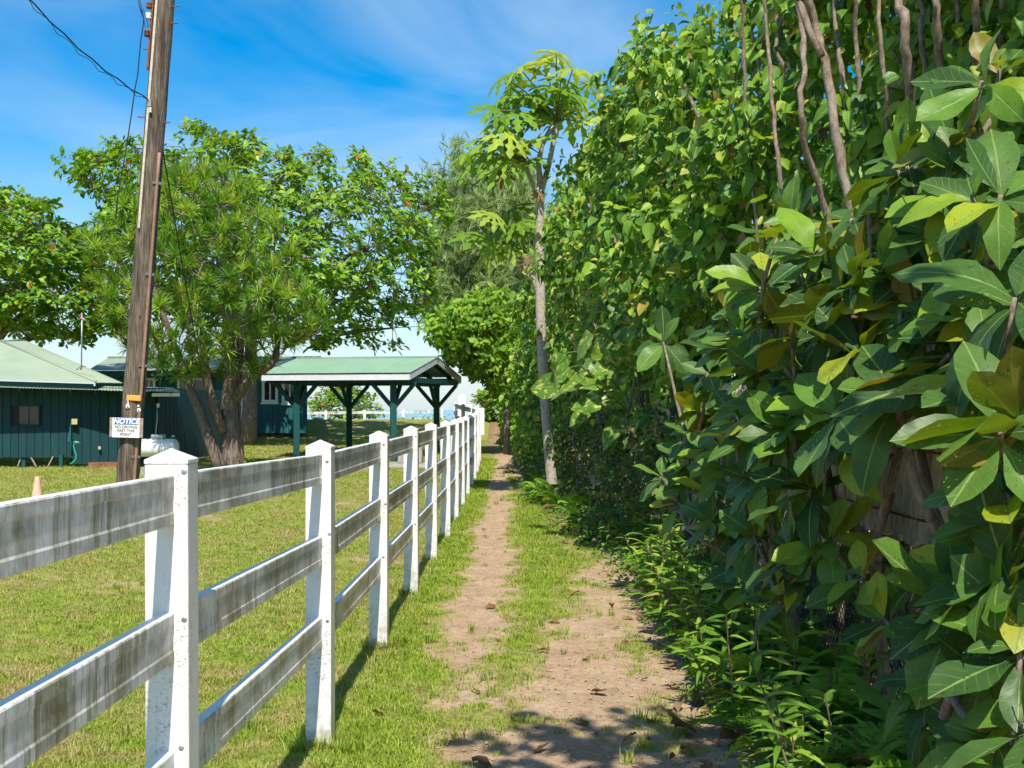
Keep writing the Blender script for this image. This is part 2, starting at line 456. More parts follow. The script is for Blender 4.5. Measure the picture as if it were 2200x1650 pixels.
def dirt_amount(x, y):
    """1 on trodden soil, 0 on grass."""
    a = math.exp(-((x + .25 + .03 * math.sin(y * .9)) / .29) ** 2) * float(np.interp(y, [5.5, 8, 10, 40], [.35, 1.0, 1.25, 1.3]))
    rx = float(np.interp(y, [3, 5, 6.3, 8.5, 12, 15], [.35, .25, .30, .62, .85, .65]))
    rw = float(np.interp(y, [3, 5, 6.3, 8.5, 12, 15], [.68, .60, .52, .36, .30, .22]))
    b = math.exp(-((x - rx) / rw) ** 2) * float(np.interp(y, [5, 7, 10, 14, 20], [1.1, 1.05, .95, .6, .25]))
    c = 1.0 if x > edge_x(y) - .05 else max(0, 1 - (edge_x(y) - .05 - x) / .35) * .9
    d = max(a, b, c)
    d += (.5 * vnoise(x, y, 1.7, 1) + .35 * vnoise(x, y, 4.5, 2)) * (1 if d > .2 else .3)
    for fy in FENCE_Y:
        r = math.hypot(x - float(fence_x(fy)), (y - fy))
        d = max(d, .55 * math.exp(-(r / .22) ** 2))
    if x < fence_x(y) - .1:
        d = max(0, vnoise(x, y, .55, 3) * 1.0 - .12 + .35 * vnoise(x, y, 2.3, 5))
    return max(0, min(1.2, d))

FENCE_Y = [1.12] + [3.34 + 2.25 * i for i in range(14)]

def spaced(lo, hi, dense_lo, dense_hi, step, grow=1.25):
    a = list(np.arange(dense_lo, dense_hi + 1e-6, step))
    s = step; v = a[0]
    left = []
    while v > lo: s *= grow; v -= s; left.append(v)
    s = step; v = a[-1]; right = []
    while v < hi: s *= grow; v += s; right.append(v)
    return np.array(left[::-1] + a + right)

xs = spaced(-160, 160, -4.5, 2.2, .075)
ys = np.concatenate([spaced(-60, 18, 3.5, 18, .085)[:-1] if False else spaced(-60, 14, 3.5, 14, .085), np.arange(14.6, 64, .45), np.arange(66, 110, 4)])
ys = np.unique(ys)
ys = ys[np.concatenate([[True], np.diff(ys) > .02])]
V = []; D = []; L = []
for y in ys:
    zb = gz(y)
    for x in xs:
        z = zb
        near = abs(x) < 6 and y < 30
        d = dirt_amount(x, y) if (-9 < x < 3 and -2 < y < 50) else (max(0, vnoise(x, y, .3, 3) - .1) if x < 0 else .6)
        z += .02 * vnoise(x, y, .9, 8) + (.010 * vnoise(x, y, 4, 9) - .02 * d if near else 0)
        V.append((x, y, z)); D.append(d)
        lt = 0.0
        if x > edge_x(y) - .1 and y < 40: lt = .32
        if x > fence_x(min(y, 33)) and y > 20: lt = max(lt, float(np.interp(y, [20, 30, 36, 52], [0, .2, .45, .6])))
        L.append(lt)
nx, ny = len(xs), len(ys)
I = np.arange(nx * ny).reshape(ny, nx)
F = np.stack([I[:-1, :-1], I[:-1, 1:], I[1:, 1:], I[1:, :-1]], -1).reshape(-1, 4)
gm = np_mesh('ground', V, [F], None, M['ground'])
a = gm.attributes.new('dirt', 'FLOAT', 'POINT'); a.data.foreach_set('value', np.array(D, dtype=np.float32))
a = gm.attributes.new('litter', 'FLOAT', 'POINT'); a.data.foreach_set('value', np.array(L, dtype=np.float32))
tag(link('ground', gm), 'lawn and trodden dirt path between white fence and hedge', 'ground', kind='structure')
sm_ = MB().add([(-6000, 90, -9), (6000, 90, -9), (6000, 8000, -9), (-6000, 8000, -9)], [(0, 1, 2, 3)])
tag(sm_.build('sea', M['sea']), 'pale blue sea beyond the grassy bank', 'sea', kind='structure')

# ------------------------------------------------------------------ white three-rail fence beside the path
PW = .118
def post_mesh(h, w=PW):
    mb = MB(); r = w / 2; ins = .002
    mb.box((0, 0, (h - .022) / 2 - .05), (w, w, h - .022 + .1))
    m = mb.mesh('post')
    c = MB(); zt = h - .022; e = r + .0008
    c.add([(-e, -e, zt), (e, -e, zt), (e, e, zt), (-e, e, zt), (-e, -e, zt + .012), (e, -e, zt + .012), (e, e, zt + .012), (-e, e, zt + .012), (0, 0, h + .020)],
          [(3, 2, 1, 0), (0, 1, 5, 4), (1, 2, 6, 5), (2, 3, 7, 6), (3, 0, 4, 7), (4, 5, 8), (5, 6, 8), (6, 7, 8), (7, 4, 8)])
    return m, c.mesh('cap')
POST_M, CAP_M = post_mesh(1.375)
plug = MB().lathe([(.0, .0012), (.006, .0011), (.0078, .0006), (.008, 0)], n=10).mesh('bolt_plug', M['metal'])
RAIL_TOPS = (1.322, .952, .582); RAIL_H = .135; RAIL_W = .038
prof = [(-.016, 0), (.016, 0), (.019, .004), (.019, .030), (.0165, .036), (.0165, .099), (.019, .105), (.019, .131), (.016, .135), (-.016, .135), (-.019, .131), (-.019, .105), (-.0165, .099), (-.0165, .036), (-.019, .030), (-.019, .004)]
def rail_obj(a, b, parent, mat):
    a, b = Vector(a), Vector(b); d = (b - a); d.z = 0; d.normalize(); n = Vector((d.y, -d.x, 0))
    vs = [a + n * u + Vector((0, 0, w_)) for u, w_ in prof] + [b + n * u + Vector((0, 0, w_)) for u, w_ in prof]
    k = len(prof)
    fs = [(i, (i + 1) % k, k + (i + 1) % k, k + i) for i in range(k)] + [tuple(reversed(range(k))), tuple(range(k, 2 * k))]
    return MB().add(vs, fs).build('rail', mat, parent)

rng = random.Random(4)
def rail_fence(name, label, pts, group=None, plugs=0):
    root = thing(name, label, 'fence', pts[0], group)
    for i, p in enumerate(pts):
        Mx = Matrix.Translation(p) @ Matrix.Rotation(R(rng.uniform(-.4, .4)), 4, 'Y') @ Matrix.Rotation(R(rng.uniform(-1.2, 1.2)), 4, 'Z')
        po = place('post', POST_M, M['post'], root, Mx)
        if i == 0 and not any(m.type == 'BEVEL' for m in po.modifiers): pass
        bevel(po, .005, 2)
        cp = place('cap', CAP_M, M['post'], po, Mx); bevel(cp, .0025, 2)
        if i < plugs:
            for t in RAIL_TOPS:
                for dx_, dy_, rot in ((rng.uniform(.0, .02), -PW / 2 - .0004, Matrix.Rotation(R(90), 4, 'X')),):
                    place('bolt_plug', plug, M['metal'], po, Mx @ Matrix.Translation((dx_ + .032, dy_, t - .01 + rng.uniform(-.02, .03))) @ rot)
        if i < len(pts) - 1:
            q = pts[i + 1]
            for t in RAIL_TOPS:
                s = rng.uniform(-.006, .006)
                rail_obj((p[0], p[1] + .01, p[2] + t - RAIL_H + s), (q[0], q[1] - .01, q[2] + t - RAIL_H + s + rng.uniform(-.004, .004)), root, M['rail'])
    return root
fz = {3.34: .035, 1.12: .045}
near_pts = [(float(fence_x(y)), y, gz(y) + fz.get(round(y, 2), 0) + (0.05 if y > 24 else 0) * (y - 24) / 9) for y in FENCE_Y]
near_pts += [(-1.15, 35.2, .22), (-1.5, 37.4, .28), (-1.85, 39.6, .36)]
rail_fence('rail_fence', 'long white three-rail vinyl fence with grimy rails running beside the dirt path', near_pts, plugs=7)
far_pts = []
for i in range(10):
    x = 950 - 84 * i
    far_pts.append((px(x, 0, 57)[0], 57 + .12 * i, .12 - .045 * i * .5))
rail_fence('rail_fence', 'distant white rail fence on the crest behind the open pavilion', far_pts)
# the tall gate pillar at the bend, made of stacked white slabs
gp = px(993, 895, 46)
gr = thing('gate_pillar', 'tall white stepped pillar where the fence bends in the distance', 'pillar', (gp.x, gp.y, .3))
mb = MB(); mb.box((gp.x, gp.y, 1.1), (.34, .34, 1.7)); bevel(mb.build('shaft', M['white_paint'], gr), .02)
for k, (wd, z0, z1) in enumerate(((.28, 1.952, 2.0), (.2, 2.003, 2.06))):
    mb = MB(); mb.box((gp.x, gp.y, (z0 + z1) / 2), (wd, wd, z1 - z0)); bevel(mb.build('capital', M['white_paint'], gr), .01)
for k in range(3):
    mb = MB(); mb.box((gp.x - .11 + .11 * k, gp.y - .178, 1.1), (.05, .012, 1.6)); mb.build('flute', M['white_paint'], gr)
for k, (dx_, zt) in enumerate(((.30, 1.68), (.52, 1.60), (.74, 1.55))):
    mb = MB(); mb.box((gp.x + dx_, gp.y + .1, zt / 2), (.2, .2, zt)); bevel(mb.build('stepped_block', M['white_paint'], gr), .01)

# ------------------------------------------------------------------ utility pole
PB = px(268, 1128, 16.0); PB.z = 0
def pole_c(z): return Vector((PB.x + (z) * .0775 - .01, PB.y, z))
pr = thing('utility_pole', 'leaning weathered wooden utility pole carrying the notice sign', 'pole', PB)
mb = MB(); pts = []; rad = []
for i in range(40):
    z = -.3 + i * .25
    c = pole_c(z); pts.append(c); rad.append(.145 - .002 * z + .003 * math.sin(i * 1.7))
mb.tube(pts, rad, 24)
shaft = mb.build('shaft', M['pole'], pr)
# conduit up the right side and pale moulding up the left front
cpts = [pole_c(z) + Vector((.118 - .001 * z, -.085, 0)) for z in np.arange(.1, 4.9, .3)]
MB().tube(cpts, .022, 8).build('conduit', M['conduit'], pr)
for z in (.9, 2.1, 3.3, 4.5):
    c = pole_c(z); mb = MB(); mb.bar(c + Vector((.07, -.135, 0)), c + Vector((.16, -.06, 0)), .006, .035); mb.build('conduit_strap', M['metal'], pr)
mb = MB()
for z0, z1 in ((3.9, 9.0),):
    mb.bar(pole_c(z0) + Vector((-.06, -.135, 0)), pole_c(z1) + Vector((-.055, -.135, 0)), .05, .03)
mb.build('wire_moulding', M['moulding'], pr)
def at_pole(y): return EYE - (y - HY) / FPX * 15.9
z = at_pole(60); mb = MB(); mb.bar(pole_c(z - .55) + Vector((-.125, -.09, 0)), pole_c(z + .7) + Vector((-.125, -.09, 0)), .03, .03); mb.build('insulator_rack', M['rust'], pr)
for y in (12, 35, 72):
    z = at_pole(y); c = pole_c(z) + Vector((-.165, -.1, 0))
    mb = MB(); mb.lathe([(0, -.04), (.035, -.04), (.042, -.02), (.026, 0), (.042, .02), (.035, .04), (0, .04)], c, 12)
    mb.build('insulator', M['porcelain'] if y == 35 else M['rust'], pr)
for y, s in ((12, -1), (104, -1), (12, 1), (48, 1), (70, -1), (250, -1), (262, 1), (318, -1)):
    z = at_pole(y); c = pole_c(z)
    MB().tube([c + Vector((s * .1, -.05, 0)), c + Vector((s * .22, -.06, .004))], .008, 6).build('bolt', M['rust'], pr)
z = at_pole(224); c = pole_c(z)
mb = MB(); mb.box(c + Vector((-.045, -.155, 0)), (.05, .04, .085)); mb.build('cable_clamp', M['metal'], pr)
mb = MB(); mb.box(c + Vector((-.03, -.165, -.09)), (.035, .03, .07)); mb.build('cable_clamp', M['moulding'], pr)
# orange tag and digit tags
z = at_pole(855); c = pole_c(z)
mb = MB(); mb.box(c + Vector((.045, -.153, 0)), (.185, .012, .072), Matrix.Rotation(R(3), 3, 'Y')); bevel(mb.build('orange_tag', M['orange_tag'], pr), .004)
def digit(ch, x, y, size, bg=True):
    z = at_pole(y); c = pole_c(z); X = (x - CX) / FPX * 15.84
    r = .145; dy = math.sqrt(max(0.0, .15 ** 2 - min(.14, abs(X - c.x)) ** 2))
    yy = c.y - dy - .006
    par = pr
    if bg:
        d = MB().lathe([(0, .002), (.026, .0015), (.027, 0)], n=16).mesh('number_disc', M['porcelain'])
        par = place('number_disc', d, None, pr, Matrix.Translation((X, yy, z)) @ Matrix.Rotation(R(90), 4, 'X'))
    t = text_mesh(ch, size, offset=.002); t.materials.clear(); t.materials.append(M['sign_black'] if bg else M['porcelain'])
    place('digit', t, None, par, Matrix.Translation((X, yy - .004, z)) @ Matrix.Rotation(R(90), 4, 'X'))
digit('3', 274.5, 865, .062, False); digit('0', 274, 873.5, .032)
digit('8', 295, 871.5, .05, False); digit('0', 295.5, 881.5, .028)
# notice sign
sc_ = px(271, 918.5, 15.80)
sr = thing('notice_sign', 'white and blue notice sign reading no driving past this point', 'sign', sc_)
Ms = Matrix.Translation(sc_) @ Matrix.Rotation(R(1.6), 4, 'Y')
mb = MB(); mb.box((0, .015, .0), (.435, .02, .255)); place('backing_board', mb.mesh('backing_board', M['wood_grey']), None, sr, Ms)
mb = MB(); mb.box((-.002, 0, -.004), (.355, .006, .255)); bevel(place('sign_plate', mb.mesh('sign_plate', M['sign_white']), None, sr, Ms), .002)
mb = MB(); mb.box((-.002, -.0042, .078), (.325, .002, .082)); place('blue_panel', mb.mesh('blue_panel', M['sign_blue']), None, sr, Ms)
def sign_text(s, size, z, mat, **k):
    t = text_mesh(s, size, **k); t.materials.clear(); t.materials.append(mat)
    place('lettering', t, None, sr, Ms @ Matrix.Translation((0, -.0065, z)) @ Matrix.Rotation(R(90), 4, 'X'))
sign_text('NOTICE', .090, .077, M['sign_white'], shear=.22, offset=.0032, space=1.02)
sign_text('NO DRIVING', .050, .005, M['sign_black'], offset=.0004)
sign_text('PAST THIS', .050, -.043, M['sign_black'], offset=.0004)
sign_text('POINT', .050, -.091, M['sign_black'], offset=.0004)
# cables
def cable(name, label, pts, r, group=None):
    pts = [Vector(p) for p in pts]
    o = MB().tube(pts, r, 6).build(name, M['wire'])
    return tag(o, label, 'cable', group)
a = pole_c(at_pole(222)) + Vector((-.06, -.16, .03)); b = px(40, -25, 13.5)
cable('service_cable', 'thick black cable slanting down from the upper left to the pole', [a.lerp(b, t) + Vector((0, 0, -.10 * math.sin(math.pi * t) + .012 * math.sin(t * 30))) for t in np.linspace(0, 1, 20)], .009)
cable('service_cable', 'thin second wire twisted along the thick cable at upper left', [a.lerp(b, t) + Vector((.02 * math.cos(t * 40), 0, -.13 * math.sin(math.pi * t) + .02 * math.sin(t * 40) - .02)) for t in np.linspace(0, 1, 40)], .004)
hang = [(293, -20), (300, 15), (309, 40), (308, 52), (302, 90), (296, 160), (290, 190), (281, 255), (270, 325), (262, 370), (252, 430), (249, 470)]
cable('hanging_cable', 'wavy black cable hanging down left of the utility pole', [px(x, y, 15.9) for x, y in hang], .009)
loop = [(308, 20), (316, 45), (319, 58), (312, 58), (308, 35), (303, 10), (298, -8)]
cable('cable_loop', 'small loop of black wire at the top of the pole', [px(x, y, 15.8) for x, y in loop], .006)
a = pole_c(at_pole(312)) + Vector((.12, 0, 0)); b = px(480, 985, 26); b.z = .1
cable('guy_wire', 'thin taut guy wire from the pole to the lawn by the tree', [a.lerp(b, t) + Vector((0, 0, -.25 * math.sin(math.pi * t))) for t in np.linspace(0, 1, 14)], .010)

# ------------------------------------------------------------------ buildings
UNIT = MB().box((0, 0, 0), (1, 1, 1)).mesh('board')
def unit_box(name, mat, parent, c, size, rotz=0, meshes={}):
    k = (name, mat.name)
    if k not in meshes:
        me = UNIT.copy(); me.name = name; me.materials.append(mat); meshes[k] = me
    return place(name, meshes[k], None, parent, Matrix.LocRotScale(Vector(c), Matrix.Rotation(rotz, 3, 'Z').to_quaternion(), Vector(size)))

def board_wall(parent, A, B, z0, z1, bw, mat, holes=(), seed=1, th=.03):
    """Vertical boards from A to B (plan points); holes are (s0, s1, za, zb) along the wall."""
    rg = random.Random(seed)
    A = Vector((A[0], A[1], 0)); B = Vector((B[0], B[1], 0)); d = (B - A); L = d.length; d.normalize()
    n = Vector((d.y, -d.x, 0)); ang = math.atan2(d.y, d.x)
    c = (A + B) / 2 - n * .05
    unit_box('wall_core', M['dark'], parent, (c.x, c.y, (z0 + z1) / 2), (L - .02, .04, z1 - z0 - .02), ang)
    s = 0
    while s < L - .02:
        e = min(L, s + bw)
        cuts = [(z0 - rg.uniform(0, .02), z1)]
        for h0, h1, za, zb in holes:
            if e > h0 and s < h1:
                nc = []
                for p, q in cuts:
                    if za > p: nc.append((p, min(q, za)))
                    if zb < q: nc.append((max(p, zb), q))
                cuts = nc
        for p, q in cuts:
            if q - p > .02:
                pt = A + d * ((s + e) / 2) + n * rg.uniform(-.005, .005)
                unit_box('wall_board', mat, parent, (pt.x, pt.y, (p + q) / 2), (e - s - .012, th, q - p), ang)
        s = e

def window(parent, A, B, s0, s1, z0, z1, fw=.055, mull=1, frame='white_paint', out=.03):
    A = Vector((A[0], A[1], 0)); B = Vector((B[0], B[1], 0)); d = (B - A).normalized(); n = Vector((d.y, -d.x, 0)); ang = math.atan2(d.y, d.x)
    def at(s, o=0.0): return A + d * s + n * o
    f = MB(); Rz = Matrix.Rotation(ang, 3, 'Z')
    for s, wd in ((s0, fw), (s1, fw)):
        q = at(s, out); f.box((q.x, q.y, (z0 + z1) / 2), (wd, .05, z1 - z0 + fw), Rz)
    for zz in (z0, z1):
        q = at((s0 + s1) / 2, out); f.box((q.x, q.y, zz), (s1 - s0 - fw, .046, fw), Rz)
    fr = f.build('window', M[frame], parent)
    q = at((s0 + s1) / 2, out + .02); sl = MB(); sl.box((q.x, q.y, z0 - fw * .8), (s1 - s0 + fw * 1.6, .09, fw * .6), Rz); sl.build('sill', M[frame], fr)
    for k in range(mull):
        q = at(s0 + (s1 - s0) * (k + 1) / (mull + 1), out - .006); b = MB(); b.box((q.x, q.y, (z0 + z1) / 2), (fw * .5, .03, z1 - z0 - fw), Rz); b.build('mullion', M[frame], fr)
    for k in range(mull + 1):
        sa = s0 + (s1 - s0) * k / (mull + 1) + fw * .5; sb = s0 + (s1 - s0) * (k + 1) / (mull + 1) - fw * .3
        q = at((sa + sb) / 2, -.004); b = MB(); b.box((q.x, q.y, (z0 + z1) / 2), (sb - sa, .008, z1 - z0 - fw), Rz); b.build('pane', M['glass'], fr)
    return fr

def roof_sheets(parent, e0, e1, r0, r1, mat, width=.82, pitch=.076, amp=.010, name='roof_sheet', rows=3):
    """Corrugated sheets between eave e0-e1 and ridge r0-r1; corrugations run up the slope."""
    e0, e1, r0, r1 = map(Vector, (e0, e1, r0, r1))
    n = (e1 - e0).cross(r0 - e0)
    if n.length < 1e-4: n = (e1 - e0).cross(r1 - e0)
    n.normalize()
    if n.z < 0: n = -n
    L = max((e1 - e0).length, (r1 - r0).length)
    ns = max(1, round(L / width)); per = max(12, int(L / ns / pitch * 6))
    for k in range(ns):
        vs = []; fs = []
        for i in range(per + 1):
            u = (k + i / per) / ns
            hgt = amp * math.sin(2 * math.pi * u * L / pitch) + (.003 if k % 2 else 0)
            for j in range(rows):
                t = j / (rows - 1)
                p = e0.lerp(e1, u).lerp(r0.lerp(r1, u), t) + n * hgt
                vs.append(p)
        for i in range(per):
            for j in range(rows - 1):
                a = i * rows + j
                fs.append((a, a + rows, a + rows + 1, a + 1))
        MB().add(vs, fs, True).build(name, mat, parent)

# --- low teal shed at the left edge
LH = thing('teal_shed', 'low dark teal board shed with pale green hipped roof at the left edge', 'shed', (-11, 30, .1))
A = (px(-330, 0, 29.4)[0], 29.4); B = (px(158, 0, 30.2)[0], 30.2); C = (px(338, 0, 30.9)[0], 30.9)
def zat(y, Z): return EYE - (y - HY) / FPX * Z
A3, B3 = Vector((*A, 0)), Vector((*B, 0))
def along(P, Q, xpix):
    P = Vector((P[0], P[1])); Q = Vector((Q[0], Q[1])); k = (xpix - CX) / FPX; d = (Q - P)
    t = (k * P.y - P.x) / (d.x - k * d.y)
    return t * d.length
h0, h1 = along(A, B, 38), along(A, B, 86)
board_wall(LH, A, B, zat(982, 30), 2.1, .19, M['teal'], [(h0, h1, zat(914, 30), zat(871, 30))], 3)
wf = window(LH, A, B, h0 + .02, h1 - .02, zat(913, 30), zat(872, 30), .03, 1, 'teal', .0)
board_wall(LH, (B[0] + .03, B[1] - .12), (C[0], C[1] - .12), .16, 2.06, .21, M['teal'], [], 5)
board_wall(LH, (C[0] + .03, C[1] - .1), (C[0] + .9, C[1] + 5), .2, 2.06, .22, M['teal'], [], 6)
for x in (-60, 52, 132):      # stumps and braces under the raised floor
    p = px(x, 0, 30.1); mb = MB(); mb.box((p.x, p.y, .18), (.09, .09, .4)); mb.build('floor_post', M['teal_post'], LH)
for x0, x1 in ((38, 46), (78, 66), (103, 114)):
    a = px(x0, 0, 30.05); b = px(x1, 0, 30.05); MB().bar((a.x, a.y, .09), (b.x, b.y, .34), .03, .03).build('brace', M['wood_grey'], LH)
mb = MB(); p = px(232, 990, 30.4); mb.box((p.x, p.y - .2, .13), (.75, .3, .12)); mb.build('step', M['red_stone'], LH)
# hipped roof
ridgeA = px(-330, 727, 33); ridgeB = px(2, 734, 33); ridgeC = px(54, 732, 36)
eL = px(-330, 806, 28.9); eR = px(206, 822, 29.6); eB = px(263, 823, 35.5)
roof_sheets(LH, eL, eR, ridgeA, ridgeB, M['roof_pale'])
roof_sheets(LH, eR + Vector((.01, 0, 0)), eB, ridgeB + Vector((.01, 0, 0)), ridgeC, M['roof_pale'])
MB().tube([eR + Vector((0, 0, .02)), ridgeB + Vector((0, 0, .02))], .03, 6).build('hip_cap', M['roof_pale'], LH)
MB().tube([ridgeB + Vector((0, 0, .02)), ridgeC + Vector((0, 0, .02))], .03, 6).build('ridge_cap', M['roof_pale'], LH)
mb = MB(); mb.bar(eL + Vector((0, .12, -.10)), eR + Vector((-.1, .12, -.10)), .03, .14); mb.build('eave_board', M['teal_post'], LH)
fL = px(-330, 823, 28.5); fM = px(390, 843, 29.9)
bL = px(-330, 815, 29.5); bM = px(372, 834, 31.6)
roof_sheets(LH, fL, fM, bL + Vector((0, .3, .02)), bM, M['roof_pale'], .9, name='awning_sheet', rows=2)
for i in range(13):
    t = .03 + i * .078; a = fL.lerp(fM, t) + Vector((0, .1, -.055)); b = bL.lerp(bM, t) + Vector((0, .3, -.05))
    MB().bar(a, b, .045, .085).build('rafter', M['teal_post'], LH)
a = fM + Vector((-.75, .06, -.06)); MB().bar(a, fM + Vector((-.06, .06, -.055)), .02, .085).build('fascia_board', M['white_paint'], LH)
p = px(160.5, 906, 29.95); mb = MB(); mb.box(p, (.145, .06, .14)); bevel(mb.build('fuse_box', M['yellow_box'], LH), .008)
p = px(214, 962, 30.2); mb = MB(); mb.box(p, (.06, .03, .075)); mb.build('outlet_cover', M['yellow_box'], LH)
p = px(172, 900, 30.15); mb = MB(); mb.box(p, (.05, .04, .06)); mb.build('door_latch', M['metal'], LH)
MB().tube([px(337, 868, 30.6), px(337.5, 900, 30.6), px(334, 938, 30.6), px(334, 990, 30.6)], .016, 8).build('vent_pipe', M['metal'], LH)
p = px(340, 871, 30.55); mb = MB(); mb.box(p, (.06, .05, .1)); mb.build('meter_box', M['metal'], LH)
mb = MB(); q0 = px(152, 905, 29.9); q1 = px(145, 948, 29.9); q2 = px(152, 948, 29.9)
mb.add([q0, q1, q2, q0 + Vector((0, .12, 0)), q1 + Vector((0, .12, 0)), q2 + Vector((0, .12, 0))], [(0, 1, 2), (5, 4, 3), (0, 3, 4, 1), (1, 4, 5, 2), (2, 5, 3, 0)]); mb.build('wall_flashing', M['teal_light'], LH)
# antenna on the roof
ap = px(175, 790, 31.2)
an = thing('roof_antenna', 'thin metal antenna mast standing on the shed roof', 'antenna', ap)
MB().tube([ap + Vector((0, 0, -.05)), px(176, 672, 31.2)], .018, 8).build('mast', M['metal'], an)
for x0, x1 in ((164, 183), (172, 177)):
    MB().tube([px(x0, 795, 31.0), px(175, 786, 31.2), px(x1, 788, 31.5)], .010, 6).build('foot', M['rust'], an)
MB().tube([px(170, 678, 31.2), px(192, 694, 31.2)], .010, 6).build('cross_arm', M['metal'], an)
MB().tube([px(176, 672, 31.2), px(171, 678, 31.15), px(172, 684, 31.15), px(177, 688, 31.2)], .012, 6).build('red_lead', plain('red_lead', (.5, .05, .04), .5), an)
# hose
hp = [(158, 950), (163, 949), (175, 951), (161, 951), (158, 957), (160, 968), (164, 978), (162, 988), (156, 994), (150, 997)]
tag(MB().tube([px(x, y, 29.6) for x, y in hp], .020, 8).build('garden_hose', M['hose']), 'bright green garden hose hanging from the shed wall tap', 'hose')

# propane tank
tp = px(338, 962, 27.6)
tk = thing('propane_tank', 'white horizontal propane tank on the lawn behind the pole', 'tank', (tp.x, tp.y, gz(27.6)))
def capsule(c, L, r, n=20):
    prof = [(r * math.sin(t), -L / 2 - r * .55 * math.cos(t)) for t in np.linspace(0.02, math.pi / 2, 6)] + [(r * math.cos(t), L / 2 + r * .55 * math.sin(t)) for t in np.linspace(0, math.pi / 2 - .02, 6)]
    return MB().lathe(prof, (0, 0, 0), n).mesh('shell', M['tank'])
place('shell', capsule(0, .80, .205), None, tk, Matrix.Translation((tp.x - .02, tp.y, tp.z)) @ Matrix.Rotation(R(90), 4, 'Y'))
mb = MB(); mb.box((tp.x + .02, tp.y, tp.z + .255), (.30, .2, .10)); bevel(mb.build('valve_hood', M['metal'], tk), .03, 3)
mb = MB(); mb.tube([(tp.x + .36 + .03 * math.cos(a), tp.y, tp.z + .235 + .045 * math.sin(a)) for a in np.linspace(0, math.pi, 7)], .01, 6); mb.build('lifting_lug', M['tank'], tk)
for dx_ in (-.3, .3):
    mb = MB(); mb.box((tp.x + dx_, tp.y, .10), (.08, .3, .2)); mb.build('leg', M['concrete'], tk)
# cone
cp_ = px(80, 1105, 14.7); cp_.z = 0
cn = thing('traffic_cone', 'faded pale orange traffic cone on the lawn behind the top rail', 'cone', cp_)
MB().lathe([(.13, .03), (.125, .05), (.028, .70), (.022, .71), (0.001, .71)], cp_, 18).build('cone_body', M['cone'], cn)
mb = MB(); mb.box(cp_ + Vector((0, 0, .018)), (.36, .36, .034)); bevel(mb.build('base_plate', M['cone'], cn), .01)

# --- teal house behind
BH = thing('teal_house', 'raised teal board house with white windows and green roof behind the trees', 'house', (-10.5, 46, .4))
A = (px(205, 0, 45.6)[0], 45.6); B = (px(659, 0, 45.0)[0], 45.0)
Z0 = zat(930, 45)
wins = [(311, 332, 814, 840), (384, 449, 814, 864), (566, 595, 818, 862), (609, 637, 818, 864)]
holes = []
for x0, x1, y0, y1 in wins: holes.append((along(A, B, x0), along(A, B, x1), zat(y1, 45.2), zat(y0, 45.2)))
dh = (along(A, B, 486), along(A, B, 520), Z0, zat(838, 45.2))
board_wall(BH, A, B, Z0, 2.95, .20, M['teal_light'], holes + [dh], 8)
for h in holes: window(BH, A, B, h[0], h[1], h[2], h[3], .10, 1, 'white_paint', .02)
board_wall(BH, (B[0], B[1] + .03), (B[0] - 1.15, B[1] + 6), Z0, 2.95, .2, M['teal_light'], [], 9)
# door
def wpt(s, o=0.0):
    d = (Vector(B) - Vector(A)).normalized(); q = Vector(A) + d * s; n = Vector((d.y, -d.x)); return q + n * o
q = wpt((dh[0] + dh[1]) / 2, -.01); mb = MB(); mb.box((q.x, q.y, (dh[2] + dh[3]) / 2), (dh[1] - dh[0] - .02, .05, dh[3] - dh[2])); dr = mb.build('door', M['teal'], BH)
for s in (dh[0], dh[1]):
    q = wpt(s, .03); mb = MB(); mb.box((q.x, q.y, (dh[2] + dh[3]) / 2), (.08, .05, dh[3] - dh[2])); mb.build('door_jamb', M['white_paint'], dr)
mb = MB(); q = wpt(dh[1] - .12, .03); mb.lathe([(0, -.03), (.025, -.02), (.025, .02), (0, .03)], (q.x, q.y, Z0 + .9), 8); mb.build('handle', M['metal'], dr)
# roof
e0, e1 = px(188, 796, 44.6), px(700, 797, 44.2); r0, r1 = px(232, 769, 49), px(690, 769, 48.5)
roof_sheets(BH, e0, e1, r0, r1, M['roof_pale'])
roof_sheets(BH, px(188, 797, 44.6) + Vector((0, 8.2, 0)), e1 + Vector((0, 8.2, 0)), r0 + Vector((0, .02, 0)), r1 + Vector((0, .02, 0)), M['roof_pale'], rows=2)
mb = MB(); mb.bar(e0 + Vector((0, .1, -.12)), e1 + Vector((0, .1, -.12)), .04, .16); mb.build('eave_board', M['teal_post'], BH)
MB().tube([r0 + Vector((0, 0, .03)), r1 + Vector((0, 0, .03))], .04, 6).build('ridge_cap', M['roof_pale'], BH)
for x in (360, 425, 560, 597, 652):      # splayed red-brown footings
    p = px(x, 0, 45.3)
    for s in (-1, 1):
        MB().bar((p.x, p.y, gz(45) - .06), (p.x + s * .26, p.y, Z0 + .0), .07, .07).build('footing_brace', M['red_stone'], BH)
    mb = MB(); mb.box((p.x, p.y, gz(45) + .02), (.22, .22, .14)); mb.build('footing', M['red_stone'], BH)
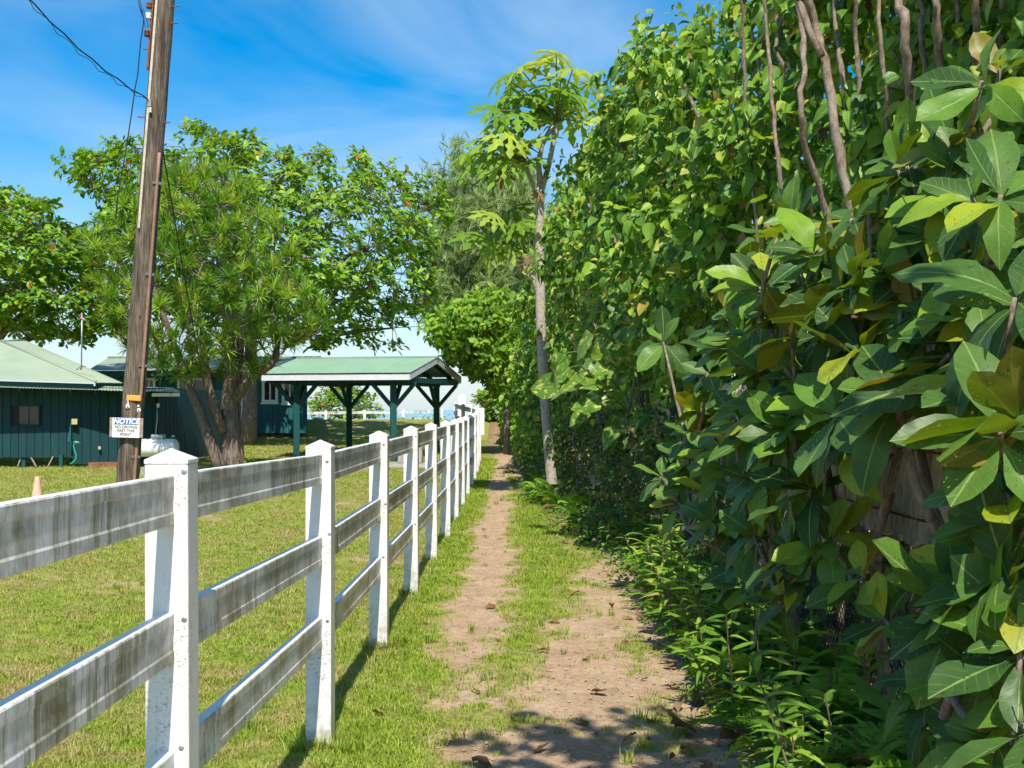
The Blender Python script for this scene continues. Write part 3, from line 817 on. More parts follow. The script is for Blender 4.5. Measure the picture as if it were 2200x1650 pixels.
# side stair with white balusters
st = thing('porch_stair', 'white-railed wooden stair leading up to the teal house door', 'stair', (px(485, 0, 44)[0], 44, gz(44)))
pA, pB = px(447, 915, 44.2), px(483, 890, 44.2)
mb = MB(); lp = px(503, 0, 44.4); mb.box((lp.x, lp.y, Z0 - .03), (.85, .9, .06)); mb.build('landing', M['wood_grey'], st)
for k in range(4):
    t = k / 4; p = Vector((px(449, 0, 44.4)[0], 44.4, gz(44.4) + .02)).lerp(Vector((px(482, 0, 44.4)[0], 44.4, Z0 - .1)), t + .1)
    mb = MB(); mb.box(p, (.2, .8, .035)); mb.build('tread', M['wood_grey'], st)
for yy in (43.95, 44.85):
    a0, a1 = Vector((px(444, 0, yy)[0], yy, zat(912, yy))), Vector((px(482, 0, yy)[0], yy, zat(876, yy)))
    MB().bar(a0, a1, .05, .09).build('handrail', M['white_paint'], st)
    low0, low1 = a0 + Vector((.12, 0, -.42)), a1 + Vector((0, 0, -.62))
    MB().bar(low0, low1, .04, .07).build('bottom_rail', M['white_paint'], st)
    for k in range(6):
        t = .12 + k * .16; p0 = a0.lerp(a1, t); p1 = low0.lerp(low1, t)
        MB().bar(p0, p1, .035, .035).build('baluster', M['white_paint'], st)
    b1 = Vector((px(527, 0, yy)[0], yy, zat(873, yy)))
    MB().bar(b1, b1 + Vector((0, 0, -.8)), .07, .07, (0, 1, 0)).build('newel_post', M['white_paint'], st)
    MB().bar(a1, a1 + Vector((0, 0, -.8)), .07, .07, (0, 1, 0)).build('newel_post', M['white_paint'], st)

# --- open pavilion
PV = thing('open_pavilion', 'open teal post pavilion with green corrugated gable roof on the lawn', 'pavilion', (-4.5, 34.5, .1))
C0 = Vector((-2.708, 32.0, 0)); va = Vector((-.974, .228, 0)); vb = Vector((.228, .974, 0))
LEN, WID, EZ, RZ = 4.22, 5.03, 2.28, 3.0
def pv(s, b, z): return C0 + va * s + vb * b + Vector((0, 0, z))
RT = .50
roof_sheets(PV, pv(-.03, -.05, EZ + .20), pv(LEN + .03, -.05, EZ + .20), pv(-.03, WID / 2, RZ), pv(LEN + .03, WID / 2, RZ), M['roof_green'])
roof_sheets(PV, pv(-.03, WID + .05, EZ + .20), pv(LEN + .03, WID + .05, EZ + .20), pv(-.03, WID / 2, RZ), pv(LEN + .03, WID / 2, RZ), M['roof_green'])
MB().bar(pv(-.05, WID / 2, RZ + .01), pv(LEN + .05, WID / 2, RZ + .01), .16, .03).build('ridge_cap', M['roof_green'], PV)
MB().bar(pv(0, 0, EZ + .09), pv(LEN, 0, EZ + .09), .035, .16).build('fascia', M['grey_trim'], PV)
MB().bar(pv(0, WID, EZ + .09), pv(LEN, WID, EZ + .09), .035, .16).build('fascia', M['grey_trim'], PV)
for s in (0, LEN):
    for b in (0, WID):
        MB().bar(pv(s, b, EZ + .10), pv(s, WID / 2, RZ - .10), .035, .17).build('barge_board', M['grey_trim'], PV)
    for t in (.0,):
        MB().bar(pv(s + (.03 if s == 0 else -.03), .25, EZ + .02), pv(s + (.03 if s == 0 else -.03), WID - .25, EZ + .02), .05, .14).build('tie_beam', M['teal_post'], PV)
for k in range(7):
    s = .25 + k * .62
    for b in (0, WID):
        MB().bar(pv(s, b + (.06 if b == 0 else -.06), EZ + .10), pv(s, WID / 2, RZ - .09), .045, .11).build('rafter', M['teal_post'], PV)
for b in (.5, WID - .5):
    MB().bar(pv(.1, b, EZ + .04), pv(LEN - .1, b, EZ + .04), .14, .19).build('beam', M['teal_post'], PV)
for s in (.62, 3.42):
    MB().bar(pv(s, .3, EZ - .02), pv(s, WID - .3, EZ - .02), .12, .17).build('cross_beam', M['teal_post'], PV)
    for b in (.5, WID - .5):
        c = pv(s, b, 0)
        mb = MB(); mb.box((c.x, c.y, 1.1), (.165, .165, 2.3), Matrix.Rotation(math.atan2(.228, .974), 3, 'Z')); bevel(mb.build('post', M['teal_post'], PV), .008)
        for ds in (-.62, .62):
            MB().bar(pv(s, b, EZ - .75), pv(s + ds, b, EZ - .05), .09, .10).build('brace', M['teal_post'], PV)
        db = .62 if b < 2 else -.62
        MB().bar(pv(s, b, EZ - .75), pv(s, b + db, EZ - .06), .09, .10).build('brace', M['teal_post'], PV)
# stone-faced concrete pad and a low grey block on it
pad = thing('concrete_pad', 'low stone-faced concrete pad in front of the pavilion', 'pad', (-3, 30.2, 0))
mb = MB(); mb.box((-3.1, 30.6, .10), (2.3, 2.2, .05)); bevel(mb.build('slab', M['concrete'], pad), .015)
for k in range(9):
    mb = MB(); mb.box((-4.12 + k * .255, 29.56, .02), (.235 + .015 * math.sin(k * 5), .12, .105 + .012 * math.cos(k * 3))); bevel(mb.build('stone', M['concrete'] if k % 3 else M['red_stone'], pad), .02, 2)
mb = MB(); mb.box((-2.62, 31.3, .34), (.62, .5, .42)); tag(bevel(mb.build('concrete_block', M['concrete']), .02), 'grey concrete block standing on the pad beside the pavilion post', 'block')

# ------------------------------------------------------------------ reed screen and chain-link behind the big-leaved shrubs
RX = 1.80
rf = thing('reed_screen', 'dry cane screen of upright reeds behind the large-leaved shrubs', 'fence', (RX, 7, 0))
cane = MB().tube([(0, 0, 0), (.002, .001, .5), (0, 0, 1)], 1, 6).mesh('reed', M['reed'])
rg = random.Random(9)
def cane_at(y, z0, z1, r, parent):
    place('reed', cane, None, parent, Matrix.Translation((RX + rg.uniform(-.012, .012), y, z0)) @ Matrix.Rotation(R(rg.uniform(-1.2, 1.2)), 4, 'X') @ Matrix.Diagonal((r, r, z1 - z0, 1)))
y = 4.2; cnt = 0
while y < 14.5 and cnt < 300:
    step = rg.uniform(.024, .036); cane_at(y, .95 + rg.uniform(-.03, .03), 1.72 + rg.uniform(-.05, .05), step * .52, rf); y += step; cnt += 1
mb = MB()
while y < 22:
    step = rg.uniform(.03, .04); mb.tube([(RX - (y - 12) * .06, y, .9), (RX - (y - 12) * .06, y, 1.72)], .017, 5, False); y += step
mb.build('reed_row', M['reed'], rf, kind='stuff')
for zz in (1.05, 1.35, 1.62):
    MB().tube([(RX - .022, 4.2, zz), (RX - .022, 9, zz + .01), (RX - .022, 14, zz)], .006, 5).build('binding_wire', M['rust'], rf)
cl = thing('chain_link_fence', 'dark chain-link mesh below the reed screen', 'fence', (RX + .04, 7, 0))
mb = MB()
for k in range(-16, 175):
    y0 = 4.2 + k * .06
    for s in (1, -1):
        a = Vector((RX + .05 + .004 * s, y0, .02)); b = Vector((RX + .05 + .004 * s, y0 + s * .95, 1.0))
        if a.y < 4 or a.y > 13: continue
        mb.tube([a, b], .0028, 3, False)
mb.build('wire_mesh', M['chain'], cl)
for yy in (4.6, 7.4, 10.2, 13):
    MB().tube([(RX + .09, yy, 0), (RX + .09, yy, 1.75)], .028, 8).build('post', M['metal'], cl)
# ------------------------------------------------------------------ leaf templates
def leaf_tmpl(wfn, nv=3, nu=1, bend=.2, fold=.15, wave=0.0, seed=0, stalk=0.0, twist=0.0, rows_at=None):
    """A leaf along +Y, one unit long, facing +Z. Returns V, F (tri list), uv."""
    rg = random.Random(seed)
    V = []; U = []; rows = []
    ph = rg.uniform(0, 6)
    if rows_at: nv = len(rows_at) - 1
    for i in range(nv + 1):
        v = rows_at[i] if rows_at else i / nv
        y = stalk + (1 - stalk) * v
        hw = wfn(v)
        row = []
        cols = [0.0] if (i == 0 or i == nv) and hw < .02 else [c / nu for c in range(-nu, nu + 1)]
        for u in cols:
            z = -bend * v * v + fold * abs(u) * hw + wave * hw * math.sin(v * 11 + ph + (1.5 if u > 0 else 0)) * abs(u)
            xx = u * hw + twist * v * v * .3
            V.append((xx, y * (1 - .12 * bend * v), z)); U.append((u, v)); row.append(len(V) - 1)
        rows.append(row)
    F = []
    for a, b in zip(rows[:-1], rows[1:]):
        if len(a) == 1 and len(b) == 1: continue
        if len(a) == 1:
            F += [(a[0], b[j + 1], b[j]) for j in range(len(b) - 1)]
        elif len(b) == 1:
            F += [(a[j], a[j + 1], b[0]) for j in range(len(a) - 1)]
        else:
            for j in range(len(a) - 1):
                F += [(a[j], a[j + 1], b[j + 1]), (a[j], b[j + 1], b[j])]
    if stalk > 0 and len(rows[0]) == 1:
        pass
    return np.array(V, float), np.array(F, int), np.array(U, float)

obov = lambda W: (lambda v: W * (math.sin(math.pi * min(1, v ** 1.35)) ** .75 if 0 < v < 1 else 0))
ovate = lambda W: (lambda v: W * (math.sin(math.pi * v ** .72) ** .85 if 0 < v < 1 else 0))
vinef = lambda W: (lambda v: 0 if v <= 0 or v >= 1 else W * (math.sqrt(max(0, 1 - ((.38 - v) / .38) ** 2)) if v < .38 else (1 - ((v - .38) / .62) ** 1.8) ** 1.15))
heart = lambda W: (lambda v: W * (math.sin(math.pi * v ** .55) ** .8 if 0 < v < 1 else 0))
lance = lambda W: (lambda v: W * (math.sin(math.pi * v ** .8) if 0 < v < 1 else 0))

def frames(D, N):
    D = D / np.linalg.norm(D, axis=1, keepdims=True)
    N = N - (N * D).sum(1, keepdims=True) * D
    ln = np.linalg.norm(N, axis=1, keepdims=True); N = np.where(ln < 1e-5, np.array([[.3, .5, .8]]), N)
    N = N - (N * D).sum(1, keepdims=True) * D
    N = N / np.linalg.norm(N, axis=1, keepdims=True)
    X = np.cross(D, N)
    return np.stack([X, D, N], -1)          # columns

def merge_leaves(tmpls, P, Rm, S, var):
    Vs = []; Fs = []; Us = []; k = 0
    ids = np.arange(len(P)) % len(tmpls)
    for t, (tv, tf, tu) in enumerate(tmpls):
        m = ids == t
        if not m.any(): continue
        p, r, s, va = P[m], Rm[m], S[m], var[m]
        W = np.einsum('nij,vj->nvi', r, tv) * s[:, None, None] + p[:, None, :]
        n = len(p); nv = len(tv)
        Vs.append(W.reshape(-1, 3))
        Fs.append((tf[None] + (np.arange(n) * nv)[:, None, None] + k).reshape(-1, tf.shape[1]))
        uv = np.broadcast_to(tu[None], (n, nv, 2))
        Us.append(np.concatenate([uv, np.broadcast_to(va[:, None, None], (n, nv, 1))], -1).reshape(-1, 3))
        k += n * nv
    return np.concatenate(Vs), np.concatenate(Fs), np.concatenate(Us)

def tmpl_mesh(name, t, mat):
    tv, tf, tu = t
    return np_mesh(name, tv, [tf], np.concatenate([tu, np.zeros((len(tu), 1))], -1), mat)

def in_view(P, m=40):
    x = P[:, 0] / np.maximum(P[:, 1], .1) * FPX + CX; y = HY - (P[:, 2] - EYE) / np.maximum(P[:, 1], .1) * FPX
    return (P[:, 1] > .5) & (x > -m) & (x < 2200 + m) & (y > -m) & (y < 1650 + m)

def leaves(parent, mat, tmpls, P, D, N, S, seed=0, n_parts=0, name='leaf', stuff='foliage', score=None):
    """The n_parts leaves that show largest become objects; the rest one mass."""
    rs = np.random.RandomState(seed)
    P, D, N, S = map(lambda a: np.asarray(a, float), (P, D, N, S))
    Rm = frames(D, N); var = rs.rand(len(P))
    if n_parts:
        sc = S / np.maximum(np.abs(P[:, 1]), .5) * np.where(in_view(P, 0), 1, .001)
        if score is not None: sc = sc * score
        order = np.argsort(-sc); top = order[:n_parts]; rest = order[n_parts:]
        ms = [tmpl_mesh(name, t, mat) for t in tmpls]
        for q, i in enumerate(top):
            Mx = Matrix.Identity(4)
            for a in range(3):
                for b in range(3): Mx[a][b] = Rm[i, a, b] * S[i]
                Mx[a][3] = P[i, a]
            place(name, ms[i % len(ms)], None, parent, Mx)
    else: rest = np.arange(len(P))
    if len(rest):
        V, F, U = merge_leaves(tmpls, P[rest], Rm[rest], S[rest], var[rest])
        o = link(stuff, np_mesh(stuff, V, [F], U, mat), None, parent, kind='stuff')

def rand_dir(rs, n, zmin=-1, zmax=1):
    a = rs.rand(n) * 2 * np.pi; z = rs.uniform(zmin, zmax, n); r = np.sqrt(np.maximum(0, 1 - z * z))
    return np.stack([r * np.cos(a), r * np.sin(a), z], -1)

def pip(poly, x, y):
    n = len(poly); c = np.zeros(len(x), bool)
    for i in range(n):
        x0, y0 = poly[i]; x1, y1 = poly[(i + 1) % n]
        if y0 == y1: continue
        c ^= ((y0 > y) != (y1 > y)) & (x < (x1 - x0) * (y - y0) / (y1 - y0) + x0)
    return c
def edge_dist(poly, x, y):
    d = np.full(len(x), 1e9); n = len(poly)
    for i in range(n):
        a = np.array(poly[i], float); b = np.array(poly[(i + 1) % n], float); ab = b - a
        t = np.clip(((x - a[0]) * ab[0] + (y - a[1]) * ab[1]) / (ab @ ab), 0, 1)
        d = np.minimum(d, np.hypot(x - a[0] - t * ab[0], y - a[1] - t * ab[1]))
    return d

def volume(outline, Zc, half, n, rs, surf=.55, sep=0, inner=1.0):
    """n points through a crown whose outline (photo pixels) stands Zc metres away and is 2*half deep."""
    o = np.array(outline, float); lo, hi = o.min(0), o.max(0); out = []
    while len(out) < n:
        x = rs.uniform(lo[0], hi[0], 4 * n); y = rs.uniform(lo[1], hi[1], 4 * n)
        k = pip(outline, x, y); x, y = x[k], y[k]
        out += list(zip(x, y))
    q = np.array(out[:n]); d = edge_dist(outline, q[:, 0], q[:, 1])
    hd = half * np.sqrt(np.clip(d / max(d.max() * .75, 1), 0, 1)) + .15 * half
    u = rs.uniform(-1, 1, n); u = np.sign(u) * np.abs(u) ** surf
    Z = u * hd
    X = (q[:, 0] - CX) / FPX * Zc; H = EYE - (q[:, 1] - HY) / FPX * Zc
    return np.stack([X, Zc + Z, H], -1)

def grow(name_thing, base, fork, tips, bark, nl=8, r0=.2, rtip=.010, seed=0, twig_mat=None, lean=None, trunk_pts=None, limb_r=.45, sides=9, curve=.25, reach=.8):
    """Trunk with limbs (one mesh) and twigs that reach every tip (one mesh)."""
    rg = random.Random(seed)
    fork = Vector(fork); base = Vector(base)
    T = [Vector(t) for t in tips]
    # limb ends by farthest-point choice
    ends = [rg.randrange(len(T))]
    dist = [(t - T[ends[0]]).length for t in T]
    while len(ends) < nl:
        k = max(range(len(T)), key=lambda i: dist[i]); ends.append(k)
        dist = [min(d, (t - T[k]).length) for d, t in zip(dist, T)]
    mb = MB()
    if trunk_pts is None:
        trunk_pts = [base + Vector((0, 0, -.1)), base.lerp(fork, .35) + Vector((rg.uniform(-.1, .1) * r0 * 4, 0, 0)), base.lerp(fork, .7) + Vector((rg.uniform(-.1, .1) * r0 * 4, 0, 0)), fork]
    m = len(trunk_pts)
    mb.tube(trunk_pts, [r0 * (1.35 if i == 0 else 1.0 - .25 * i / (m - 1)) for i in range(m)], 14)
    nodes = []
    for e in ends:
        t = T[e]; end = fork.lerp(t, reach)
        mid = fork.lerp(end, .45) + Vector((rg.uniform(-1, 1), rg.uniform(-1, 1), rg.uniform(.2, 1))) * (end - fork).length * curve * .5
        pts = []
        for i in range(9):
            s = i / 8; p = (fork * (1 - s) ** 2 + mid * 2 * s * (1 - s) + end * s * s)
            if 0 < i < 8: p = p + Vector((rg.gauss(0, 1), rg.gauss(0, 1), rg.gauss(0, 1))) * (end - fork).length * .018
            pts.append(p)
        rr = [r0 * limb_r * (1 - s / 8) ** .8 + rtip * 1.8 for s in range(9)]
        mb.tube(pts, rr, sides)
        nodes += [(p, r) for p, r in list(zip(pts, rr))[2:]]
    tr = mb.build('trunk', bark, name_thing)
    A = np.array([n[0] for n in nodes]); tw = MB()
    for i, t in enumerate(T):
        d = np.linalg.norm(A - np.array(t), axis=1) + np.where(A[:, 2] > t.z, .6, 0)
        k = int(np.argmin(d)); p, r = nodes[k]
        L = (t - p).length
        if L < .05: continue
        q = p.lerp(t, .5) + Vector((rg.uniform(-.1, .1), rg.uniform(-.1, .1), rg.uniform(-.02, .16))) * L
        tw.tube([p, q, t], [min(r * .8, rtip * 1.9), rtip * 1.3, rtip * .7], 4, False)
        if i % 3 == 0: A = np.vstack([A, np.array(q)[None]]); nodes.append((q, rtip * 1.5))
    tw.build('twigs', twig_mat or M['twig'], name_thing, kind='stuff')
    return tr

def rosette_dirs(rs, axis, k, spread=(60, 100)):
    """k leaf directions round an axis."""
    ax = Vector(axis).normalized(); x = ax.orthogonal().normalized(); y = ax.cross(x); out = []
    a0 = rs.rand() * 6.28
    for i in range(k):
        a = a0 + i * 2.399 + rs.uniform(-.25, .25); t = R(rs.uniform(*spread))
        out.append(ax * math.cos(t) + (x * math.cos(a) + y * math.sin(a)) * math.sin(t))
    return out

# ------------------------------------------------------------------ leaf materials
GREENS = [(0, (.055, .115, .014)), (.3, (.085, .17, .018)), (.6, (.13, .23, .022)), (.85, (.20, .28, .03)), (1, (.07, .13, .02))]
L_vine = leafmat('vine_leaf', [(0, (.05, .125, .022)), (.3, (.10, .235, .028)), (.6, (.19, .365, .035)), (.85, (.33, .49, .05)), (.96, (.44, .50, .08)), (.985, (.42, .34, .07)), (1, (.28, .14, .06))], .38, .40, vein=(.26, .38, .08), tcol=(1.5, 1.35, .3), spec=.3)
L_vine_far = leafmat('bright_hedge_leaf', [(0, (0.112, 0.240, 0.022)), (.5, (0.192, 0.352, 0.029)), (.85, (0.304, 0.464, 0.040)), (1, (0.144, 0.272, 0.032))], .36, .42, tcol=(1.45, 1.3, .35))
L_dark = leafmat('small_dark_leaf', [(0, (0.033, 0.075, 0.018)), (.5, (0.060, 0.120, 0.024)), (.8, (0.098, 0.165, 0.030)), (.92, (0.165, 0.180, 0.045)), (1, (0.210, 0.120, 0.053))], .25, .5)
L_almond = leafmat('almond_tree_leaf', [(0, (0.080, 0.192, 0.022)), (.4, (0.144, 0.304, 0.029)), (.75, (0.256, 0.432, 0.035)), (.99, (0.352, 0.496, 0.048)), (.994, (0.544, 0.096, 0.032)), (1, (0.600, 0.080, 0.032))], .38, .36, tcol=(1.5, 1.35, .3))
L_over = leafmat('overhanging_tree_leaf', [(0, (.10, .22, .024)), (.5, (.19, .36, .031)), (1, (.31, .46, .04))], .38, .5, tcol=(1.5, 1.3, .35))
L_drac = leafmat('strap_leaf', [(0, (.11, .25, .03)), (.45, (.19, .36, .04)), (.85, (.32, .47, .06)), (1, (.44, .50, .09))], .38, .5, tcol=(1.35, 1.25, .4))
L_big = leafmat('large_obovate_leaf', [(0, (.042, .10, .030)), (.25, (.065, .145, .034)), (.5, (.095, .195, .036)), (.72, (.125, .255, .034)), (.86, (.21, .36, .03)), (.95, (.36, .42, .025)), (1, (.22, .14, .035))], .32, .40, vein=(.22, .32, .08), tcol=(1.6, 1.4, .2), under=(.23, .165, .03), spots=.95, spec=.24, hole=1)
L_papaya = leafmat('papaya_leaf', [(0, (.13, .26, .026)), (.5, (.22, .38, .035)), (.85, (.33, .46, .05)), (1, (.42, .50, .07))], .4, .5, tcol=(1.5, 1.3, .3))
L_yellow = leafmat('yellowed_leaf', [(0, (.55, .38, .03)), (1, (.62, .34, .03))], .3, .5, tcol=(1.2, 1.1, .5))
L_brown = leafmat('dead_leaf', [(0, (.13, .065, .032)), (.4, (.22, .11, .05)), (.75, (.33, .17, .075)), (1, (.20, .13, .085))], .12, .7, tcol=(1.2, .9, .6), spec=.2)
L_pothos = leafmat('variegated_climber_leaf', [(0, (0.075, 0.180, 0.024)), (.5, (0.112, 0.240, 0.030)), (1, (0.165, 0.300, 0.038))], .28, .32, vein=(.20, .28, .06), tcol=(1.4, 1.3, .35), patch=(.52, .50, .13))
L_fern = leafmat('fern_frond', [(0, (0.060, 0.165, 0.021)), (.4, (0.098, 0.240, 0.027)), (.8, (0.180, 0.360, 0.033)), (1, (0.330, 0.480, 0.045))], .32, .42, tcol=(1.5, 1.35, .35))
L_weed = leafmat('low_weed_leaf', [(0, (0.053, 0.143, 0.024)), (.6, (0.105, 0.240, 0.033)), (1, (0.195, 0.330, 0.045))], .3, .45)
L_casu = leafmat('casuarina_needles', [(0, (.22, .33, .14)), (.6, (.33, .45, .19)), (1, (.46, .55, .25))], .4, .8, spec=.1)
def m_grass():
    g = G('grass_blade'); p = g.pos()
    at = g.n('ShaderNodeAttribute', attribute_name='luv'); v = g.n('ShaderNodeSeparateXYZ', {0: at.outputs['Vector']}).outputs[1]
    rnd = g.n('ShaderNodeObjectInfo').outputs['Random']
    x = g.n('ShaderNodeSeparateXYZ', {0: p}).outputs[0]
    c = g.ramp(rnd, [(0, (.15, .24, .020)), (.45, (.24, .36, .028)), (.8, (.34, .44, .04)), (1, (.44, .45, .09))])
    dry = g.ramp(rnd, [(0, (.28, .26, .06)), (.5, (.42, .36, .12)), (1, (.54, .45, .22))])
    mid = g.noise(p, 3.2, 5, .62); big = g.noise(p, .55, 4, .6)
    lawn = g.ramp(x, [(.0, 1), (.09, 0)])
    xs_ = g.math('ADD', g.math('MULTIPLY', x, .1), .1)
    lawn = g.ramp(xs_, [(.0, 1), (.03, .15)])
    dm = g.math('MULTIPLY', g.math('ADD', g.ramp(mid, [(.43, 0), (.64, .9)]), g.ramp(big, [(.44, 0), (.66, .5)]), True), lawn)
    c = g.mix(dm, c, dry)
    b = g.pbr(c, .5, spec=.3)
    tr = g.n('ShaderNodeBsdfTranslucent', {'Color': g.mix(1, c, (1.3, 1.25, .5), 'MULTIPLY')}).outputs[0]
    return g.end(g.n('ShaderNodeMixShader', {0: .35, 1: b, 2: tr}).outputs[0])
L_grass = m_grass()

T_ov = [leaf_tmpl(ovate(.26), 3, 1, b, f, 0, i) for i, (b, f) in enumerate(((.15, .25), (.35, .35), (.05, .15), (.5, .2)))]
T_heart = [leaf_tmpl(vinef(wd), 5, 1, b, f, 0, i, twist=tw, rows_at=[0, .08, .30, .58, .82, 1]) for i, (wd, b, f, tw) in enumerate(((.36, .25, .45, 0), (.33, .6, .35, .2), (.38, .1, .3, -.15), (.30, .9, .5, .1), (.34, .4, .2, -.25), (.37, -.1, .55, .1)))]
T_obv = [leaf_tmpl(obov(.27), 3, 1, b, f, 0, i) for i, (b, f) in enumerate(((.15, .25), (.35, .3), (.0, .12)))]
T_small = [leaf_tmpl(ovate(.30), 2, 1, .2, .2, 0, 1), leaf_tmpl(ovate(.36), 2, 1, .4, .3, 0, 2)]
T_big = [leaf_tmpl(obov(w_), 7, 2, b, f, wv, i, twist=tw) for i, (w_, b, f, wv, tw) in enumerate(((.235, .12, .16, .10, 0), (.25, .32, .10, .14, .1), (.22, .02, .25, .08, -.1), (.26, .5, .05, .18, .05), (.21, .22, .3, .12, 0), (.245, -.08, .2, .15, .12), (.23, .7, .12, .2, -.15)))]
T_poth = [leaf_tmpl(heart(.40), 7, 2, b, f, .12, i) for i, (b, f) in enumerate(((.2, .12), (.45, .2), (.1, .3)))]

# ------------------------------------------------------------------ hedge of vine-covered trees on the right
HX_Y = np.array([-6, 4, 7.5, 9.5, 12, 17, 23, 28, 31], float)
HX_X = np.array([1.95, 2.55, 2.50, 2.0, 1.57, 1.14, .76, .46, .28], float)
HT_Y = np.array([-6, 6, 9, 12, 14, 17, 23, 27, 31], float)
HT_Z = np.array([6.0, 6.5, 6.25, 6.0, 6.0, 6.15, 6.15, 5.6, 4.6], float)
def hedge_points(rs, n, y0, y1, z0f, z1f, depth, power=.9):
    t = rs.rand(n); Y = y0 * (y1 / y0) ** t                       # denser near the camera
    H = np.interp(Y, HT_Y, HT_Z)
    Z = H * (z0f + (z1f - z0f) * rs.rand(n))
    X = np.interp(Y, HX_Y, HX_X)
    bul = np.array([noise.noise(Vector((0.0, y * .55, z * .8))) * .6 + noise.noise(Vector((9.0, y * 1.5, z * 1.7))) * .32 for y, z in zip(Y, Z)])
    top = np.clip((Z / H - .72) / .28, 0, 1)
    ragged = np.array([noise.noise(Vector((4.0, y * .9, 2.0))) for y in Y]) * .75
    Z = Z + ragged * (Z / H) ** 3
    tt = Z / H; X = X - .12 + np.where(tt < .55, (.55 - tt) * 1.25, (tt - .55) * .85) * np.interp(Y, [6, 10], [.3, 1]) - bul * 1.5 * np.interp(Y, [6.5, 10], [.22, 1]) + top ** 2 * .3 + rs.exponential(depth, n)
    low = np.clip((1.5 - Z) / 1.5, 0, 1)
    X = X + low * .12
    return np.stack([X, Y, Z], -1)

rs = np.random.RandomState(11)
HR = thing('vine_covered_hedge', 'tall wall of broad-leaved vines climbing trees along the right of the path', 'hedge', (1.9, 14, 0))
def strands(c, per, drop, jit):
    n = len(c); t = rs.rand(n, per); ln = rs.uniform(.35, 1.0, (n, 1)) * drop; sw = rs.normal(0, .5, (n, 1, 2))
    P = np.repeat(c[:, None, :], per, 1) + rs.normal(0, jit, (n, per, 3))
    P[:, :, 2] -= t * ln; P[:, :, 0] -= .10 * np.sin(t * 2.6) * 1.0; P[:, :, :2] += sw * (t * ln)[..., None] * .25
    return P.reshape(-1, 3)
ce = hedge_points(rs, 7600, 5.2, 30, .2, 1.02, .16)
gap = np.array([noise.noise(Vector((31.0, y * .95, z * 1.25))) + .5 * noise.noise(Vector((5.0, y * 2.3, z * 2.6))) for x, y, z in ce])
ce = ce[(gap > -.05) & (ce[:, 2] < np.interp(ce[:, 1], HT_Y, HT_Z) + .28)]
Pa = strands(ce, 8, .55, .055)
Pd = hedge_points(rs, 7000, 4.5, 30, .0, .9, .5); Pd[:, 0] += .9
P2 = hedge_points(rs, 12000, 5.2, 30, .05, .96, .75); P2[:, 0] += .40
Pn = strands(hedge_points(rs, 700, 4.2, 9.5, .2, 1.0, .45), 9, .6, .07)
P = np.concatenate([Pa, P2, Pn, Pd]); n = len(P); P[:, 2] = np.maximum(P[:, 2], .05)
D = np.stack([rs.normal(-.45, .45, n), rs.normal(-.42, .5, n), rs.normal(-.55, .42, n)], -1)
N = np.stack([rs.normal(-.40, .42, n), rs.normal(-.5, .42, n), rs.normal(.8, .35, n)], -1)
S = (.05 + .125 * rs.rand(n) ** 1.4) * np.interp(P[:, 1], [5, 12, 30], [.92, 1.05, 1.25]) * np.where(P[:, 2] < 1.6, .8, 1); S[-len(Pd):] *= 1.7
leaves(HR, L_vine, T_heart, P, D, N, S, 5, 300)
# small dark growth hugging the foot of the hedge
n = 21000
P = hedge_points(rs, n, 7.0, 30, .0, .36, .10)
P[:, 0] -= .10 * rs.rand(n) + np.clip(1.8 - P[:, 2], 0, 1.8) * .40
D = np.stack([rs.normal(-.3, .6, n), rs.normal(-.2, .6, n), rs.normal(-.5, .6, n)], -1); N = np.stack([rs.normal(-.7, .5, n), rs.normal(-.6, .5, n), rs.normal(.5, .4, n)], -1)
UG = thing('creeper_tangle', 'dark small-leaved creeper tangle at the foot of the vine hedge', 'creeper', (1.5, 14, 0))
leaves(UG, L_dark, T_small, P, D, N, rs.uniform(.04, .10, n), 6, 0)
# dead leaves and stems caught in the hedge
n = 230
P = hedge_points(rs, n, 6, 24, .12, .9, .08); P[:, 0] -= .06
leaves(HR, L_brown, T_ov, P, np.stack([rs.normal(0, .3, n), rs.normal(0, .3, n), -np.ones(n)], -1), rand_dir(rs, n), rs.uniform(.07, .16, n), 7, 0, stuff='dead_leaves')
mb = MB()
for k in range(170):
    y = 5.5 * (27 / 5.5) ** rs.rand(); H = float(np.interp(y, HT_Y, HT_Z)); x = float(np.interp(y, HX_Y, HX_X)) + rs.uniform(-.12, .6)
    z0 = rs.uniform(0, H * .6); z1 = min(z0 + rs.uniform(.6, 2.2), H - 1.5)
    pts = [Vector((x + rs.normal(0, .05), y + rs.normal(0, .10) + .1 * i, z0 + (z1 - z0) * i / 4)) for i in range(5)]
    mb.tube(pts, rs.uniform(.006, .018), 5, False)
mb.build('vine_stems', M['bark_tan'], HR, kind='stuff')

